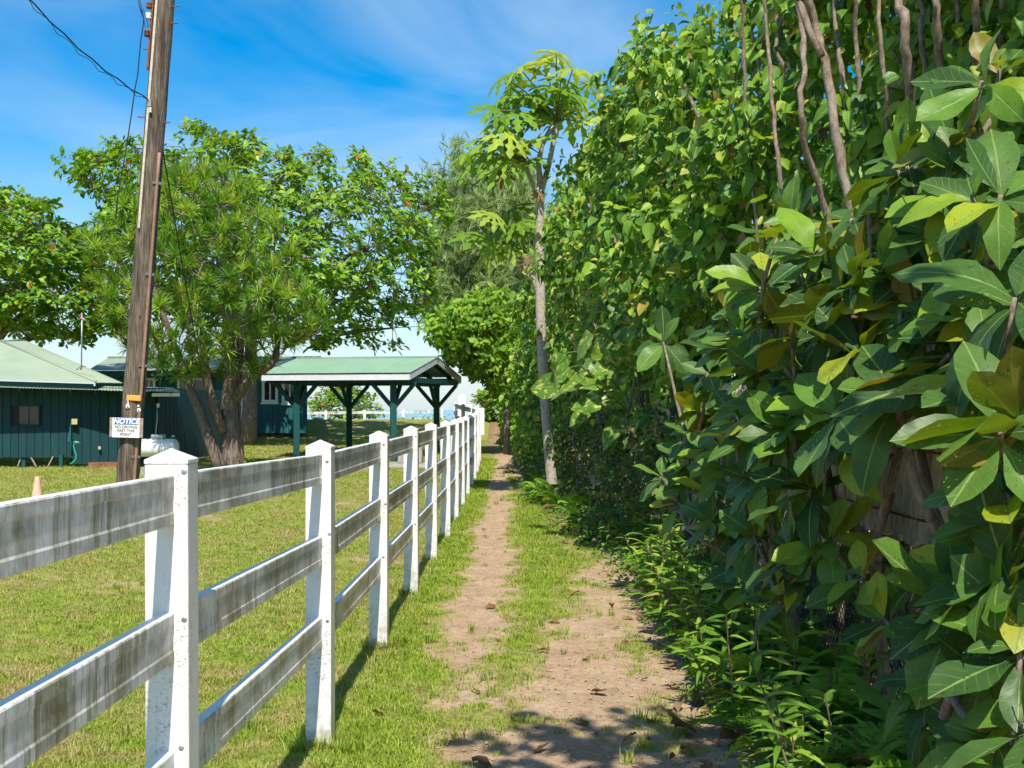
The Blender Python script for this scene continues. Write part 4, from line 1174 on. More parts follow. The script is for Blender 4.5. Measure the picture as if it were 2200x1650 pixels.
# ------------------------------------------------------------------ thin-stemmed trees whose crowns shade the near hedge
stems = [
    ('slender tan-stemmed tree forking high above the large-leaved shrub', 6.6, [(1712, -60), (1745, 40), (1772, 130), (1795, 280), (1830, 455), (1850, 700)], 20),
    ('thin crooked stem left of the forked tan tree in the hedge', 7.2, [(1700, -40), (1722, 60), (1728, 150), (1718, 240), (1734, 330), (1775, 455), (1800, 600)], 13),
    ('straight grey-tan stem with a knot at the top right of the hedge', 6.3, [(1922, -80), (1932, 0), (1946, 60), (1948, 140), (1957, 260), (1962, 430), (1960, 700)], 21),
    ('pale thin stem right of the knotted one in the hedge', 6.6, [(1976, -60), (1980, 50), (1988, 170), (2000, 265), (2003, 430), (2000, 700)], 12),
    ('pale leaning stem second from the right in the hedge top', 6.1, [(2004, -60), (2012, 40), (2022, 180), (2030, 300), (2022, 420), (2015, 700)], 17),
    ('brown stem nearest the top right corner of the hedge', 5.6, [(2092, -80), (2096, 60), (2110, 240), (2118, 430), (2110, 800)], 17),
    ('dark thin stem between the forked and knotted trees', 7.6, [(1836, -60), (1840, 80), (1846, 200), (1862, 300), (1870, 480), (1880, 700)], 11),
    ('thin pale stem just left of the crooked one in the hedge', 8.2, [(1640, -40), (1648, 80), (1660, 220), (1668, 330), (1690, 470), (1700, 640)], 9),
    ('brown leaning stem behind the forked tan tree', 8.0, [(1790, -40), (1800, 90), (1818, 200), (1822, 330), (1835, 480), (1840, 640)], 11),
    ('thin grey stem left of the knotted one', 7.0, [(1888, -40), (1890, 70), (1902, 190), (1908, 320), (1915, 460), (1915, 680)], 10),
    ('dark stem between the pale leaning stem and the corner stem', 6.4, [(2058, -40), (2060, 90), (2050, 210), (2062, 330), (2070, 480), (2070, 700)], 11),
    ('twisted thin stem close to the right frame edge', 5.8, [(2160, -40), (2150, 90), (2164, 210), (2158, 330), (2170, 480), (2170, 760)], 12),
    ('short pale stem high in the hedge left of all the others', 9.2, [(1590, -60), (1596, 60), (1600, 200), (1612, 330), (1625, 480), (1630, 620)], 8)]
canopy = [(2.7, 2.6), (2.8, 3.6), (3.0, 3.2), (.75, 1.55), (2.6, 1.2), (3.2, 2.2), (2.6, .4)] + [(3.4, 3.0 + .3 * i) for i in range(6)]
for k, (lab, Yd, pl, wd) in enumerate(stems):
    b = px(pl[-1][0], 0, Yd); t = thing('slender_tree', lab, 'tree', (b.x, Yd, 0), 'slender trees standing in the hedge')
    pts = [px(x, y, Yd + .12 * math.sin(i * 1.3 + k)) for i, (x, y) in enumerate(pl)]
    pts = [pts[0] + Vector((.02, -.5, 1.2))] + pts + [Vector((b.x + .02, Yd, -.1))]
    r = wd / 2 / FPX * Yd
    fine = []
    for i in range(len(pts) - 1):
        for q in range(4): fine.append(pts[i].lerp(pts[i + 1], q / 4) + Vector((rs.normal(0, .006), rs.normal(0, .006), 0)))
    fine.append(pts[-1])
    mb = MB().tube(fine, [r * (.8 + .35 * i / len(fine) + (.25 if i % 7 == 3 else 0)) for i in range(len(fine))], 9)
    if k == 0: mb.tube([px(1706, -30, 6.7), px(1740, 70, 6.65), px(1766, 120, 6.6)], .020, 7)
    mb.build('trunk', M['bark_tan'], t)
    cx_, cy_ = canopy[k]; n = ((120, 100, 170, 280, 170, 170, 150) + (60,) * 6)[k]; c = np.array([cx_, cy_, 5.2])
    P = c + rand_dir(rs, n) * (rs.rand(n, 1) ** .4) * (np.array([.75, .75, .7]) if k == 3 else np.array([.9, 1.1, .9]))
    P = P[~in_view(P, 60)]; n = len(P)
    leaves(t, L_vine, T_heart, P, np.stack([rs.normal(0, .5, n), rs.normal(0, .5, n), -rs.rand(n)], -1), np.stack([rs.normal(0, .4, n), rs.normal(0, .4, n), np.ones(n)], -1), rs.uniform(.13, .22, n), 20 + k, 0, stuff='crown')

# ------------------------------------------------------------------ large-leaved shrubs in front of the reed screen
ros = [  # pixel x, y, metres away, leaf length, shrub
    (2110, 175, 4.4, .21, 0), (1930, 365, 5.0, .22, 0), (2045, 310, 4.7, .22, 0), (2150, 420, 4.0, .24, 0), (1745, 545, 5.6, .20, 1), (1900, 575, 5.1, .22, 1), (2010, 500, 4.7, .22, 0),
    (1640, 615, 6.2, .21, 1), (1800, 660, 5.4, .23, 1), (1960, 680, 4.8, .24, 1), (2180, 640, 3.7, .28, 0), (2090, 560, 4.3, .24, 0), (1700, 720, 5.8, .22, 1), (1850, 760, 5.0, .24, 1), (2040, 760, 4.3, .25, 0),
    (1565, 745, 7.0, .21, 2), (1640, 800, 6.3, .21, 2), (1780, 850, 5.3, .24, 1), (1930, 850, 4.6, .25, 1), (2130, 800, 3.9, .26, 0), (1500, 880, 8.2, .21, 2), (1580, 900, 7.0, .22, 2), (1690, 930, 5.8, .23, 2), (1820, 940, 5.0, .25, 1), (2180, 900, 3.6, .26, 0),
    (1480, 985, 8.6, .20, 2), (1560, 1010, 7.4, .21, 2), (1640, 1030, 6.3, .23, 2), (1740, 1050, 5.5, .24, 2), (2160, 1060, 3.8, .25, 3), (1530, 1120, 7.6, .20, 2), (1620, 1150, 6.4, .22, 2), (1700, 1190, 5.6, .22, 2),
    (1680, 1290, 5.7, .19, 2), (1590, 1250, 6.6, .19, 2), (2060, 1300, 4.05, .26, 3), (2150, 1240, 3.7, .25, 3), (2190, 1400, 3.6, .25, 3), (1990, 1470, 4.3, .18, 3), (2120, 1440, 3.9, .20, 3), (2200, 1560, 3.5, .26, 3), (1900, 1330, 4.8, .17, 3),
    (1425, 735, 9.2, .20, 2), (1450, 1080, 8.9, .19, 2), (1830, 560, 5.6, .2, 1), (2080, 660, 4.6, .24, 0), (1720, 840, 5.9, .2, 2), (1880, 690, 5.3, .22, 1), (2000, 590, 5.0, .22, 1), (1620, 710, 6.6, .2, 2), (1760, 960, 5.7, .22, 2), (1660, 890, 6.3, .21, 2), (2120, 700, 4.2, .24, 0)]
rx_ = np.random.RandomState(303)
for x, y, Zd, L, k in list(ros):
    if Zd < 9: ros.append((x + rx_.uniform(-75, 75), y + rx_.uniform(-60, 60), Zd + rx_.uniform(-.1, .55), L * rx_.uniform(.85, 1.1), k))
ros += [(1520, 800, 8, .21, 2), (1480, 930, 8.6, .2, 2), (1600, 860, 7.2, .21, 2), (1550, 960, 7.6, .21, 2), (1470, 1040, 8.8, .2, 2), (1520, 1050, 8.0, .2, 2), (1600, 1090, 7.0, .2, 2), (1560, 680, 7.4, .2, 2), (1680, 660, 6.2, .21, 1), (1610, 570, 7.0, .19, 1), (1700, 480, 6.4, .19, 1), (1830, 470, 5.7, .2, 1), (1960, 440, 5.2, .21, 0), (2080, 380, 4.6, .22, 0), (2160, 1130, 3.9, .22, 3), (1780, 1160, 5.4, .2, 3), (1850, 1240, 5.0, .19, 3)]
ros = [(x, y, Z_, L * 1.22, k) for x, y, Z_, L, k in ros]
bases = [Vector((1.72, 4.6, 0)), Vector((1.66, 5.5, 0)), Vector((1.60, 6.9, 0)), Vector((1.60, 4.2, 0))]
forks = [Vector((1.68, 4.55, .9)), Vector((1.62, 5.4, .7)), Vector((1.55, 6.8, .5)), Vector((1.58, 4.15, .35))]
labs = ['large-leaved shrub reaching tallest at the right edge, its tips against the bare stems', 'large-leaved shrub with browned undersides in the middle right before the reed screen',
        'large-leaved shrub spreading lowest over the ferns at the bend of the path', 'young large-leaved shrub with glossy bright whorl in the lower right corner']
shrubs = [thing('large_leaved_shrub', l, 'shrub', b, 'large-leaved shrubs by the reed screen') for l, b in zip(labs, bases)]
rs = np.random.RandomState(3)
wood = [MB() for _ in bases]
LP = [[] for _ in bases]; LD = [[] for _ in bases]; LN = [[] for _ in bases]; LS = [[] for _ in bases]
hubs = [[f] for f in forks]
for k, b in enumerate(bases):
    wood[k].tube([b + Vector((0, 0, -.1)), b.lerp(forks[k], .5) + Vector((.03, -.02, 0)), forks[k]], [.034, .03, .027], 8)
    for q in range(3):
        e = forks[k] + Vector((rs.uniform(-.25, .1), rs.uniform(-.5, .6), rs.uniform(.35, .9) if k != 3 else rs.uniform(.15, .4)))
        m_ = forks[k].lerp(e, .5) + Vector((rs.uniform(-.08, .08), rs.uniform(-.08, .08), 0))
        wood[k].tube([forks[k], m_, e], [.024, .020, .017], 7); hubs[k] += [m_, e]
for x, y, Zd, L, k in sorted(ros, key=lambda r: (r[4], r[1] * -1)):
    tip = px(x, y, Zd)
    low = [h for h in hubs[k] if h.z < tip.z + .05] or hubs[k]
    h = min(low, key=lambda h: (h - tip).length)
    mid = h.lerp(tip, .55) + Vector((rs.uniform(-.05, .05), rs.uniform(-.05, .05), -.06))
    wood[k].tube([h, h.lerp(mid, .5) + Vector((0, 0, -.02)), mid, mid.lerp(tip, .5) + Vector((0, 0, .01)), tip], [.015, .0135, .012, .010, .008], 7)
    hubs[k].append(mid)
    axis = Vector((-.75 + rs.normal(0, .3), -.45 + rs.normal(0, .35), .75 + rs.normal(0, .2))).normalized()
    nl = rs.randint(7, 11)
    for i, d in enumerate(rosette_dirs(rs, axis, nl, (38, 98))):
        old = i / nl
        d = (d + Vector((0, 0, -.25 * old))).normalized()
        nrm = axis - d * axis.dot(d)
        nrm = (nrm + Vector((rs.normal(0, .25), rs.normal(0, .25), .35))).normalized()
        LP[k].append(tip - axis * .05 * old + d * .012); LD[k].append(d); LN[k].append(nrm); LS[k].append(L * rs.uniform(.72, 1.22) * (.6 if i < 1 else 1))
for k, s in enumerate(shrubs):
    wood[k].build('branches', M['bark_tan'], s)
    leaves(s, L_big, T_big, np.array([tuple(v) for v in LP[k]]), np.array([tuple(v) for v in LD[k]]), np.array([tuple(v) for v in LN[k]]), np.array(LS[k]), 40 + k, 300)

# ------------------------------------------------------------------ big variegated climber
PT = thing('giant_climber', 'climbing plant with huge yellow-streaked heart leaves beside the papaya trunk', 'climber', (1.25, 13.5, 0))
rs = np.random.RandomState(21)
P = []; S = []; D = []; N = []; stem = MB()
pth = [(1270, 690), (1330, 740), (1300, 800), (1230, 770), (1180, 790), (1160, 830), (1250, 860), (1330, 850), (1290, 640), (1310, 780), (1210, 830), (1400, 790), (1230, 720), (1170, 760), (1260, 790), (1340, 880), (1280, 920), (1380, 830), (1220, 880), (1310, 700), (1350, 770), (1195, 800), (1265, 745), (1245, 820), (1300, 860), (1320, 1080), (1310, 900), (1365, 735)]
for x, y in pth:
    p = px(x + 45, y, rs.uniform(13.0, 14.6)); P.append(tuple(p)); S.append(rs.uniform(.26, .46) if y < 1000 else .18)
    D.append((rs.normal(-.75, .35), rs.normal(-.35, .45), rs.normal(-.35, .35))); N.append((rs.normal(-.35, .25), rs.normal(-.75, .3), rs.normal(.6, .25)))
    root = p + Vector((.30, .25, -.12))
    stem.tube([root, root.lerp(p, .6) + Vector((0, 0, .08)), p], [.010, .009, .007], 5, False)
stem.tube([(1.55, 13.9, -.05), (1.56, 13.8, .8), (1.54, 13.8, 1.6), (1.5, 13.8, 2.6)], [.03, .03, .026, .02], 7)
stem.build('stem', plain('green_climber_stem', (.10, .15, .03), .6, .3), PT)
leaves(PT, L_pothos, T_poth, P, D, N, S, 8, 60)

# ------------------------------------------------------------------ papaya tree
def papaya_leaf(seed):
    rg = random.Random(seed); V = [(0, 0, .0)]; U = [(0, 0)]; F = []
    n = 9
    for k in range(n):
        a = R(-150 + 300 * k / (n - 1)); L = .55 * (1 - .28 * abs(k - 4) / 4) * rg.uniform(.9, 1.1)
        d = Vector((math.sin(a), math.cos(a), 0)); s = Vector((d.y, -d.x, 0)); dz = lambda t: -.20 * t * t * rg.uniform(.9, 1.1) + .03
        rows = []
        for t, wd in ((.18, .055), (.45, .055), (.55, .14), (.68, .06), (.78, .10), (1.0, 0)):
            if wd: r_ = [d * L * t - s * L * wd * 1.25 + Vector((0, 0, dz(t) - .02)), d * L * t + Vector((0, 0, dz(t))), d * L * t + s * L * wd * 1.25 + Vector((0, 0, dz(t) - .02))]
            else: r_ = [d * L * t + Vector((0, 0, dz(t)))]
            rows.append([len(V) + i for i in range(len(r_))]); V += [tuple(q) for q in r_]; U += [((i - 1) if len(r_) == 3 else 0, t) for i in range(len(r_))]
        F += [(0, rows[0][1], rows[0][0]), (0, rows[0][2], rows[0][1])]
        for a_, b_ in zip(rows[:-1], rows[1:]):
            if len(b_) == 1: F += [(a_[0], a_[1], b_[0]), (a_[1], a_[2], b_[0])]
            else:
                for j in range(2): F += [(a_[j], a_[j + 1], b_[j + 1]), (a_[j], b_[j + 1], b_[j])]
    return np.array(V, float), np.array(F, int), np.array(U, float)
PAP = [papaya_leaf(i) for i in range(4)]
pap_m = [tmpl_mesh('leaf', t, L_papaya) for t in PAP]; pap_y = tmpl_mesh('leaf', PAP[0], L_yellow); pap_b = tmpl_mesh('leaf', PAP[1], L_brown)
m_petiole = plain('papaya_petiole', (.13, .17, .035), .5, .25)
PZ = 20.0
pb = px(1192, 1075, PZ); pb.z = -.05
PP = thing('papaya_tree', 'tall papaya tree with scarred pale trunk and lobed leaves beside the path', 'tree', pb)
tp_ = [(1192, 1090), (1188, 1060), (1183, 1010), (1176, 930), (1170, 850), (1165, 760), (1162, 680), (1160, 600), (1159, 520), (1160, 440), (1162, 395)]
pts = [px(x, y, PZ) for x, y in tp_]
mb = MB(); mb.tube(pts, [.13, .098, .086, .082, .083, .085, .085, .082, .076, .07, .066], 16)
mb.build('trunk', M['bark_papaya'], PP)
arms = [([(1161, 402), (1157, 350), (1164, 312), (1186, 272)], .05, 'arm'), ([(1164, 405), (1178, 360), (1188, 310), (1196, 265)], .048, 'arm'), ([(1158, 430), (1144, 395), (1132, 365), (1128, 345)], .04, 'arm'), ([(1156, 640), (1146, 600), (1136, 570), (1130, 545)], .035, 'arm')]
for pl, r, nm in arms:
    q = [px(x, y, PZ - .02 * i) for i, (x, y) in enumerate(pl)]
    MB().tube(q, [r, r * .92, r * .86, r * .8], 10).build('branch', M['bark_papaya'], PP)
rs = np.random.RandomState(5)
def pap_leaf(hub, target, size, mesh, droop=0.0):
    """target: pixel and depth of the leaf's heart."""
    h = px(*hub); t = px(*target); d = (t - h); 
    out = Vector((d.x, d.y, 0)); out = out.normalized() if out.length > .05 else Vector((-.3, -1, 0)).normalized()
    tip = (out * .9 + Vector((rs.normal(0, .25), rs.normal(0, .25), rs.uniform(-.75, .15) - droop))).normalized(); nrm = Vector((out.x * .35 + rs.normal(0, .3), out.y * .35 - .45 + rs.normal(0, .3), 1))
    if droop > .6: nrm = Vector((0, -1, .2))
    Rm = frames(np.array([tuple(tip)]), np.array([tuple(nrm)]))[0] * size
    Mx = Matrix.Identity(4)
    for a in range(3):
        for b in range(3): Mx[a][b] = Rm[a, b]
        Mx[a][3] = t[a]
    lf = place('leaf', mesh, None, PP, Mx)
    pe = MB().tube([h, h.lerp(t, .5) + Vector((0, 0, .05)), t], [.016, .012, .009], 6, False).mesh('petiole', m_petiole)
    place('petiole', pe, None, lf, Matrix.Identity(4))
H1, H2, H3 = (1198, 262, 20), (1128, 345, 20), (1132, 548, 20)
top = [(1120, 150), (1085, 165), (1170, 130), (1195, 118), (1230, 150), (1262, 180), (1245, 210), (1080, 215), (1062, 235), (1110, 215), (1150, 205), (1210, 200), (1075, 262), (1125, 265), (1205, 170), (1240, 262), (1100, 190), (1150, 300), (1095, 290), (1170, 225), (1215, 240), (1140, 245), (1185, 190), (1225, 195), (1250, 235), (1110, 245)]
for i, (x, y) in enumerate(top):
    pap_leaf(H1, (x, y, 20 + rs.uniform(-.8, .8)), rs.uniform(.78, 1.15), pap_m[i % 4])
for i, (x, y) in enumerate([(1030, 315), (1060, 300), (1020, 350), (1085, 330), (1115, 310), (1138, 345), (1060, 370), (1005, 330), (1045, 335), (1095, 300), (1075, 350)]):
    pap_leaf(H2, (x, y, 20 + rs.uniform(-.6, .6)), rs.uniform(.7, 1.0), pap_m[i % 4])
pap_leaf(H2, (1085, 335, 19.6), .45, pap_y); pap_leaf(H2, (1112, 355, 19.7), .32, pap_y, .4); pap_leaf(H2, (1083, 372, 19.8), .5, pap_b, 2.5)
for i, (x, y) in enumerate([(1060, 462), (1100, 450), (1030, 505), (1075, 505), (1110, 480), (1050, 535), (1100, 530), (1130, 500)]):
    pap_leaf(H3, (x, y, 20 + rs.uniform(-.7, .7)), rs.uniform(.7, 1.0), pap_m[i % 4])
pap_leaf(H3, (1132, 560, 19.8), .42, pap_b, 2.5); pap_leaf((1160, 400, 20), (1158, 415, 19.8), .3, pap_b, 2.0)

# ------------------------------------------------------------------ far bright hedge, overhanging tree, trees beyond
rs = np.random.RandomState(31)
n = 17000
def bank(rs, n, y0, y1, xa, xb, ht, depth):
    Y = rs.uniform(y0, y1, n); H = np.interp(Y, [y0, (y0 + y1) / 2, y1], ht); Z = H * rs.rand(n) ** .8
    X = np.interp(Y, [y0, y1], [xa, xb]) + rs.exponential(depth, n) + (Z / H) ** 4 * .5 - np.array([noise.noise(Vector((3, y * .6, z * .7))) for y, z in zip(Y, Z)]) * .55
    return np.stack([X, Y, Z + np.array([gz(y) for y in Y])], -1)
BHG = thing('bright_hedge', 'bright yellow-green dense hedge beyond the papaya tree', 'hedge', (.2, 32, .1))
P = bank(rs, n, 25.5, 44, .66, -.40, (5.4, 5.0, 4.3), .30)
leaves(BHG, L_vine_far, T_ov, P, np.stack([rs.normal(-.4, .5, n), rs.normal(-.3, .5, n), rs.normal(-.7, .5, n)], -1), np.stack([rs.normal(-.5, .5, n), rs.normal(-.6, .4, n), rs.normal(.7, .3, n)], -1), rs.uniform(.11, .19, n), 3, 250)

def crown_tree(name, label, cat, outline, Zc, half, ntips, per, leaf, mat, tm, base_px, fork_px, r0, bark, seed, parts, group=None, nl=9, up=.7, spread=(50, 110), tips_extra=None, reach=.8, surf=.55):
    rs = np.random.RandomState(seed)
    b = px(base_px[0], 0, Zc); b.z = gz(Zc); f = px(fork_px[0], fork_px[1], Zc)
    t = thing(name, label, cat, b, group)
    tips = volume(outline, Zc, half, ntips, rs, surf)
    if tips_extra is not None: tips = np.concatenate([tips, tips_extra])
    grow(t, b, f, tips, bark, nl, r0, .011, seed, reach=reach)
    c = tips.mean(0); P = []; D = []; N = []; S = []
    for q in tips:
        ax = Vector((q[0] - c[0], q[1] - c[1], 0)) * .12 + Vector((rs.normal(0, .3), rs.normal(0, .3), up)); ax.normalize()
        for d in rosette_dirs(rs, ax, per, spread):
            P.append(tuple(Vector(q) + d * .03 + Vector((rs.normal(0, .10), rs.normal(0, .10), rs.normal(0, .07))))); D.append(tuple(d)); nn = ax + Vector((rs.normal(0, .35), rs.normal(0, .35), .2)); N.append(tuple(nn)); S.append(leaf * rs.uniform(.65, 1.25))
    leaves(t, mat, tm, P, D, N, S, seed, parts, stuff='crown')
    return t
alm = [(130, 372), (185, 328), (240, 318), (300, 305), (395, 330), (425, 275), (470, 300), (550, 298), (590, 345), (640, 330), (690, 345), (740, 322), (775, 330), (800, 365), (850, 360), (880, 395), (950, 385), (968, 430), (950, 500), (930, 570), (935, 650), (890, 690), (840, 690), (790, 735), (700, 755), (640, 735), (500, 700), (330, 690), (230, 600), (190, 500), (240, 450), (190, 405)]
rsx = np.random.RandomState(77)
spr = np.array([tuple(px(x, y, 41 + rsx.uniform(-1.5, 1.5))) for x, y in ((430, 272), (440, 290), (470, 295), (545, 300), (760, 325), (780, 330), (865, 372), (840, 350), (800, 745), (840, 745), (855, 742), (930, 700), (780, 700), (700, 328), (140, 372), (160, 380), (190, 335), (230, 325), (955, 400), (960, 470), (615, 345), (330, 318), (500, 312))])
crown_tree('almond_tree', 'wide airy sea almond tree with a few red leaves behind the pavilion', 'tree', alm, 41, 4.2, 1250, 17, .27, L_almond, T_obv, (530, 0), (540, 720), .26, M['bark_grey'], 51, 300, nl=14, tips_extra=spr)
lft = [(-200, 380), (-60, 400), (20, 405), (60, 425), (110, 435), (135, 470), (180, 510), (200, 560), (190, 600), (240, 640), (260, 680), (225, 715), (170, 735), (110, 735), (40, 720), (-60, 700), (-200, 690)]
crown_tree('almond_tree', 'dark spreading sea almond tree above the shed at the left edge', 'tree', lft, 40, 3.6, 800, 17, .27, L_almond, T_obv, (-30, 0), (-20, 760), .24, M['bark_grey'], 52, 300, nl=10)
ovr = [(915, 705), (950, 670), (990, 655), (1040, 630), (1075, 625), (1095, 660), (1095, 760), (1090, 850), (1072, 850), (1050, 815), (1010, 800), (985, 775), (960, 765), (940, 735)]
crown_tree('overhanging_tree', 'leafy tree leaning from the hedge over the far end of the path', 'tree', ovr, 36, 1.6, 560, 15, .21, L_over, T_ov, (1090, 0), (1085, 790), .09, M['bark_grey'], 53, 250, nl=8, up=.1, spread=(60, 130))
bsh = [(662, 870), (680, 845), (720, 830), (760, 832), (790, 845), (812, 868), (815, 890), (800, 912), (700, 915), (665, 905)]
crown_tree('round_bush', 'round leafy bush behind the distant fence under the pavilion roof', 'bush', bsh, 61, 1.4, 150, 12, .26, L_almond, T_obv, (745, 0), (745, 905), .08, M['bark_grey'], 54, 60, nl=6)
smb = [(1024, 852), (1040, 842), (1062, 830), (1085, 835), (1090, 880), (1080, 905), (1030, 905), (1026, 880)]
crown_tree('crest_tree', 'small dark-leaved tree on the leaf-strewn crest of the path', 'tree', smb, 50.5, .8, 90, 10, .22, L_over, T_obv, (1056, 0), (1057, 862), .13, M['bark_grey'], 55, 60, nl=5)

# low shrubs along the bank crest
rs = np.random.RandomState(61)
for k, (x, y) in enumerate(((868, 905), (985, 903), (640, 905), (930, 905))):
    c = px(x, y, 52.3); t = thing('crest_plant', ['low leafy plant at the foot of the distant fence, middle bay', 'low leafy plant nearest the tall white pillar on the bank', 'leafy plant on the bank next to the house corner', 'small leafy plant on the bank behind the right pavilion post'][k], 'plant', (c.x, 52.3, gz(52.3)), 'plants on the bank crest')
    n = 90; P = np.array(c) + rs.normal(0, 1, (n, 3)) * np.array([.28, .2, .12]); leaves(t, L_over, T_ov, P, rand_dir(rs, n, -.2, 1), rand_dir(rs, n, .2, 1), rs.uniform(.10, .18, n), k, 40)

# ------------------------------------------------------------------ casuarina
cas = [(975, 345), (985, 330), (1000, 360), (1040, 350), (1090, 340), (1140, 360), (1150, 450), (1150, 640), (1080, 690), (1000, 700), (930, 690), (900, 660), (935, 600), (930, 540), (955, 500), (940, 420), (935, 385), (950, 400), (975, 420), (985, 400)]
CT = thing('casuarina_tree', 'feathery grey-green casuarina tree far behind the papaya', 'tree', (px(1050, 0, 64)[0], 64, -.5))
rs = np.random.RandomState(71)
tips = volume(cas, 64, 3.2, 620, rs, .7)
tops = np.array([tuple(px(x, y, 64)) for x, y in ((980, 320), (982, 335), (985, 350), (940, 375), (942, 390), (920, 385), (1135, 350))])
tips = np.concatenate([tips, tops])
grow(CT, (px(1050, 0, 64)[0], 64, -.5), px(1050, 700, 64), tips, M['bark_grey'], 12, .2, .006, 71)
n = 14; P = np.repeat(tips, n, 0) + rs.normal(0, .34, (len(tips) * n, 3)); m = len(P)
T_need = []
for s_ in range(3):
    V = []; F = []; U = []; rg = random.Random(s_)
    for k in range(7):
        a = rg.uniform(0, 6.28); d = Vector((math.cos(a) * rg.uniform(.05, .35), 1, math.sin(a) * rg.uniform(.05, .35))); e = Vector((rg.uniform(-1, 1), 0, rg.uniform(-1, 1))).normalized() * .019; i0 = len(V)
        L = rg.uniform(.6, 1); V += [tuple(-e), tuple(e), tuple(d * L * .5 + e), tuple(d * L * .5 - e), tuple(d * L + Vector((0, 0, -.06)))]
        U += [(0, 0), (0, 0), (0, .5), (0, .5), (0, 1)]; F += [(i0, i0 + 1, i0 + 2), (i0, i0 + 2, i0 + 3), (i0 + 3, i0 + 2, i0 + 4)]
    T_need.append((np.array(V, float), np.array(F, int), np.array(U, float)))
leaves(CT, L_casu, T_need, P, np.stack([rs.normal(0, .5, m), rs.normal(0, .5, m), rs.normal(.35, .6, m)], -1), rand_dir(rs, m), rs.uniform(.55, 1.0, m), 9, 0, stuff='crown')

# ------------------------------------------------------------------ many-stemmed strap-leaved tree on the lawn
DZ = 27.5
db = px(500, 0, DZ); db.z = gz(DZ)
DT = thing('strap_leaved_tree', 'broad tree with rosettes of narrow strap leaves and a thick fibrous trunk', 'tree', db)
def rosette(seed):
    rg = random.Random(seed); V = []; F = []; U = []
    for k in range(40):
        a = k * 2.399 + rg.uniform(-.2, .2); el = R(rg.uniform(-15, 80)); L = rg.uniform(.75, 1.05)
        d = Vector((math.cos(a) * math.cos(el), math.sin(a) * math.cos(el), math.sin(el))); s = Vector((-math.sin(a), math.cos(a), 0)) * .036
        dr = .13 * math.cos(el); i0 = len(V)
        p1 = d * L * .5; p2 = d * L + Vector((0, 0, -dr * L))
        V += [tuple(d * .05 - s * .6), tuple(d * .05 + s * .6), tuple(p1 + s), tuple(p1 - s), tuple(p2)]; U += [(-1, 0), (1, 0), (1, .5), (-1, .5), (0, 1)]
        F += [(i0, i0 + 1, i0 + 2), (i0, i0 + 2, i0 + 3), (i0 + 3, i0 + 2, i0 + 4)]
    return np.array(V, float), np.array(F, int), np.array(U, float)
RO = [rosette(i) for i in range(4)]
# rosette template points +Z; leaves() expects the axis along +Y
RO = [(v[:, [0, 2, 1]] * np.array([1, 1, -1]), f, u) for v, f, u in RO]
dra = [(225, 560), (210, 520), (260, 480), (290, 430), (340, 390), (400, 370), (450, 345), (510, 365), (560, 420), (610, 470), (640, 540), (670, 600), (690, 660), (690, 720), (640, 745), (585, 775), (560, 810), (480, 800), (450, 830), (400, 820), (330, 790), (270, 745), (255, 690), (225, 640), (205, 590)]
rs = np.random.RandomState(81)
tips = volume(dra, DZ, 2.3, 560, rs, .6)
f1 = px(497, 840, DZ)
mb = MB()
def wob(pl, Z0): return [px(x, y, Z0) for x, y in pl]
mb.tube([Vector((db.x + .02, DZ, -.15))] + wob([(499, 985), (497, 940), (494, 890), (497, 850), (500, 800), (492, 740), (485, 660), (470, 560)], DZ), [.33, .27, .235, .22, .21, .17, .13, .09, .06], 16)
mb.tube(wob([(478, 1010), (465, 985), (448, 940), (432, 890), (415, 850), (402, 815), (385, 770), (360, 700), (330, 620)], DZ - .3), [.17, .14, .12, .11, .105, .10, .085, .06, .045], 12)
mb.tube(wob([(480, 930), (462, 880), (448, 830), (440, 780), (425, 700), (410, 600)], DZ - .25), [.10, .10, .09, .08, .06, .05], 10)
mb.tube(wob([(505, 860), (522, 830), (548, 805), (580, 785), (592, 770), (600, 720)], DZ - .1), [.12, .11, .10, .09, .075, .05], 10)
mb.tube(wob([(520, 832), (528, 800), (530, 770), (540, 700), (560, 600)], DZ), [.08, .08, .07, .06, .04], 9)
mb.tube(wob([(498, 830), (512, 780), (520, 700), (530, 600), (540, 500)], DZ + .2), [.12, .11, .09, .07, .05], 9)
for i in range(22):
    a = i * .285; r_ = .24 + .02 * math.sin(i * 3); x0, y0 = db.x + math.cos(a) * r_, DZ + math.sin(a) * r_
    if math.sin(a) < .5: mb.tube([(x0 * 1.0 + math.cos(a) * .10, y0 + math.sin(a) * .1, -.1), (x0, y0, .25), (x0 - math.cos(a) * .05, y0 - math.sin(a) * .05, .9), (x0 - math.cos(a) * .09 + rs.normal(0, .03), y0 - math.sin(a) * .09, 1.6)], [.06, .045, .035, .02], 6)
mb.build('trunk', M['bark_red'], DT)
nodes = [np.array(tuple(v)) for v in (wob([(500, 790), (492, 740), (485, 660), (470, 560), (385, 770), (360, 700), (330, 620), (440, 780), (425, 700), (410, 600), (592, 770), (600, 720), (540, 700), (560, 600), (520, 700), (530, 600), (540, 500), (445, 500), (300, 560), (640, 680)], DZ))]
tw = MB(); AX = []
for i, t in enumerate(sorted(tips.tolist(), key=lambda t: t[2])):
    t = np.array(t); A = np.array(nodes); d = np.linalg.norm(A - t, axis=1) + np.where(A[:, 2] > t[2] - .1, 1.2, 0); k = int(np.argmin(d)); p = Vector(A[k]); tv = Vector(t)
    q = p.lerp(tv, .55) + Vector((rs.normal(0, .05), rs.normal(0, .05), -.04))
    tw.tube([p, q, tv], [.022, .017, .012], 6, False); nodes.append(np.array(q)); nodes.append(np.array(p.lerp(tv, .8)))
    ax = (tv - q).normalized() * .8 + Vector((0, -.15, .8)); AX.append(tuple(ax)); tips[i] = t
tw.build('branches', M['bark_grey'], DT, kind='stuff')
tips = np.array(sorted(tips.tolist(), key=lambda t: t[2]))
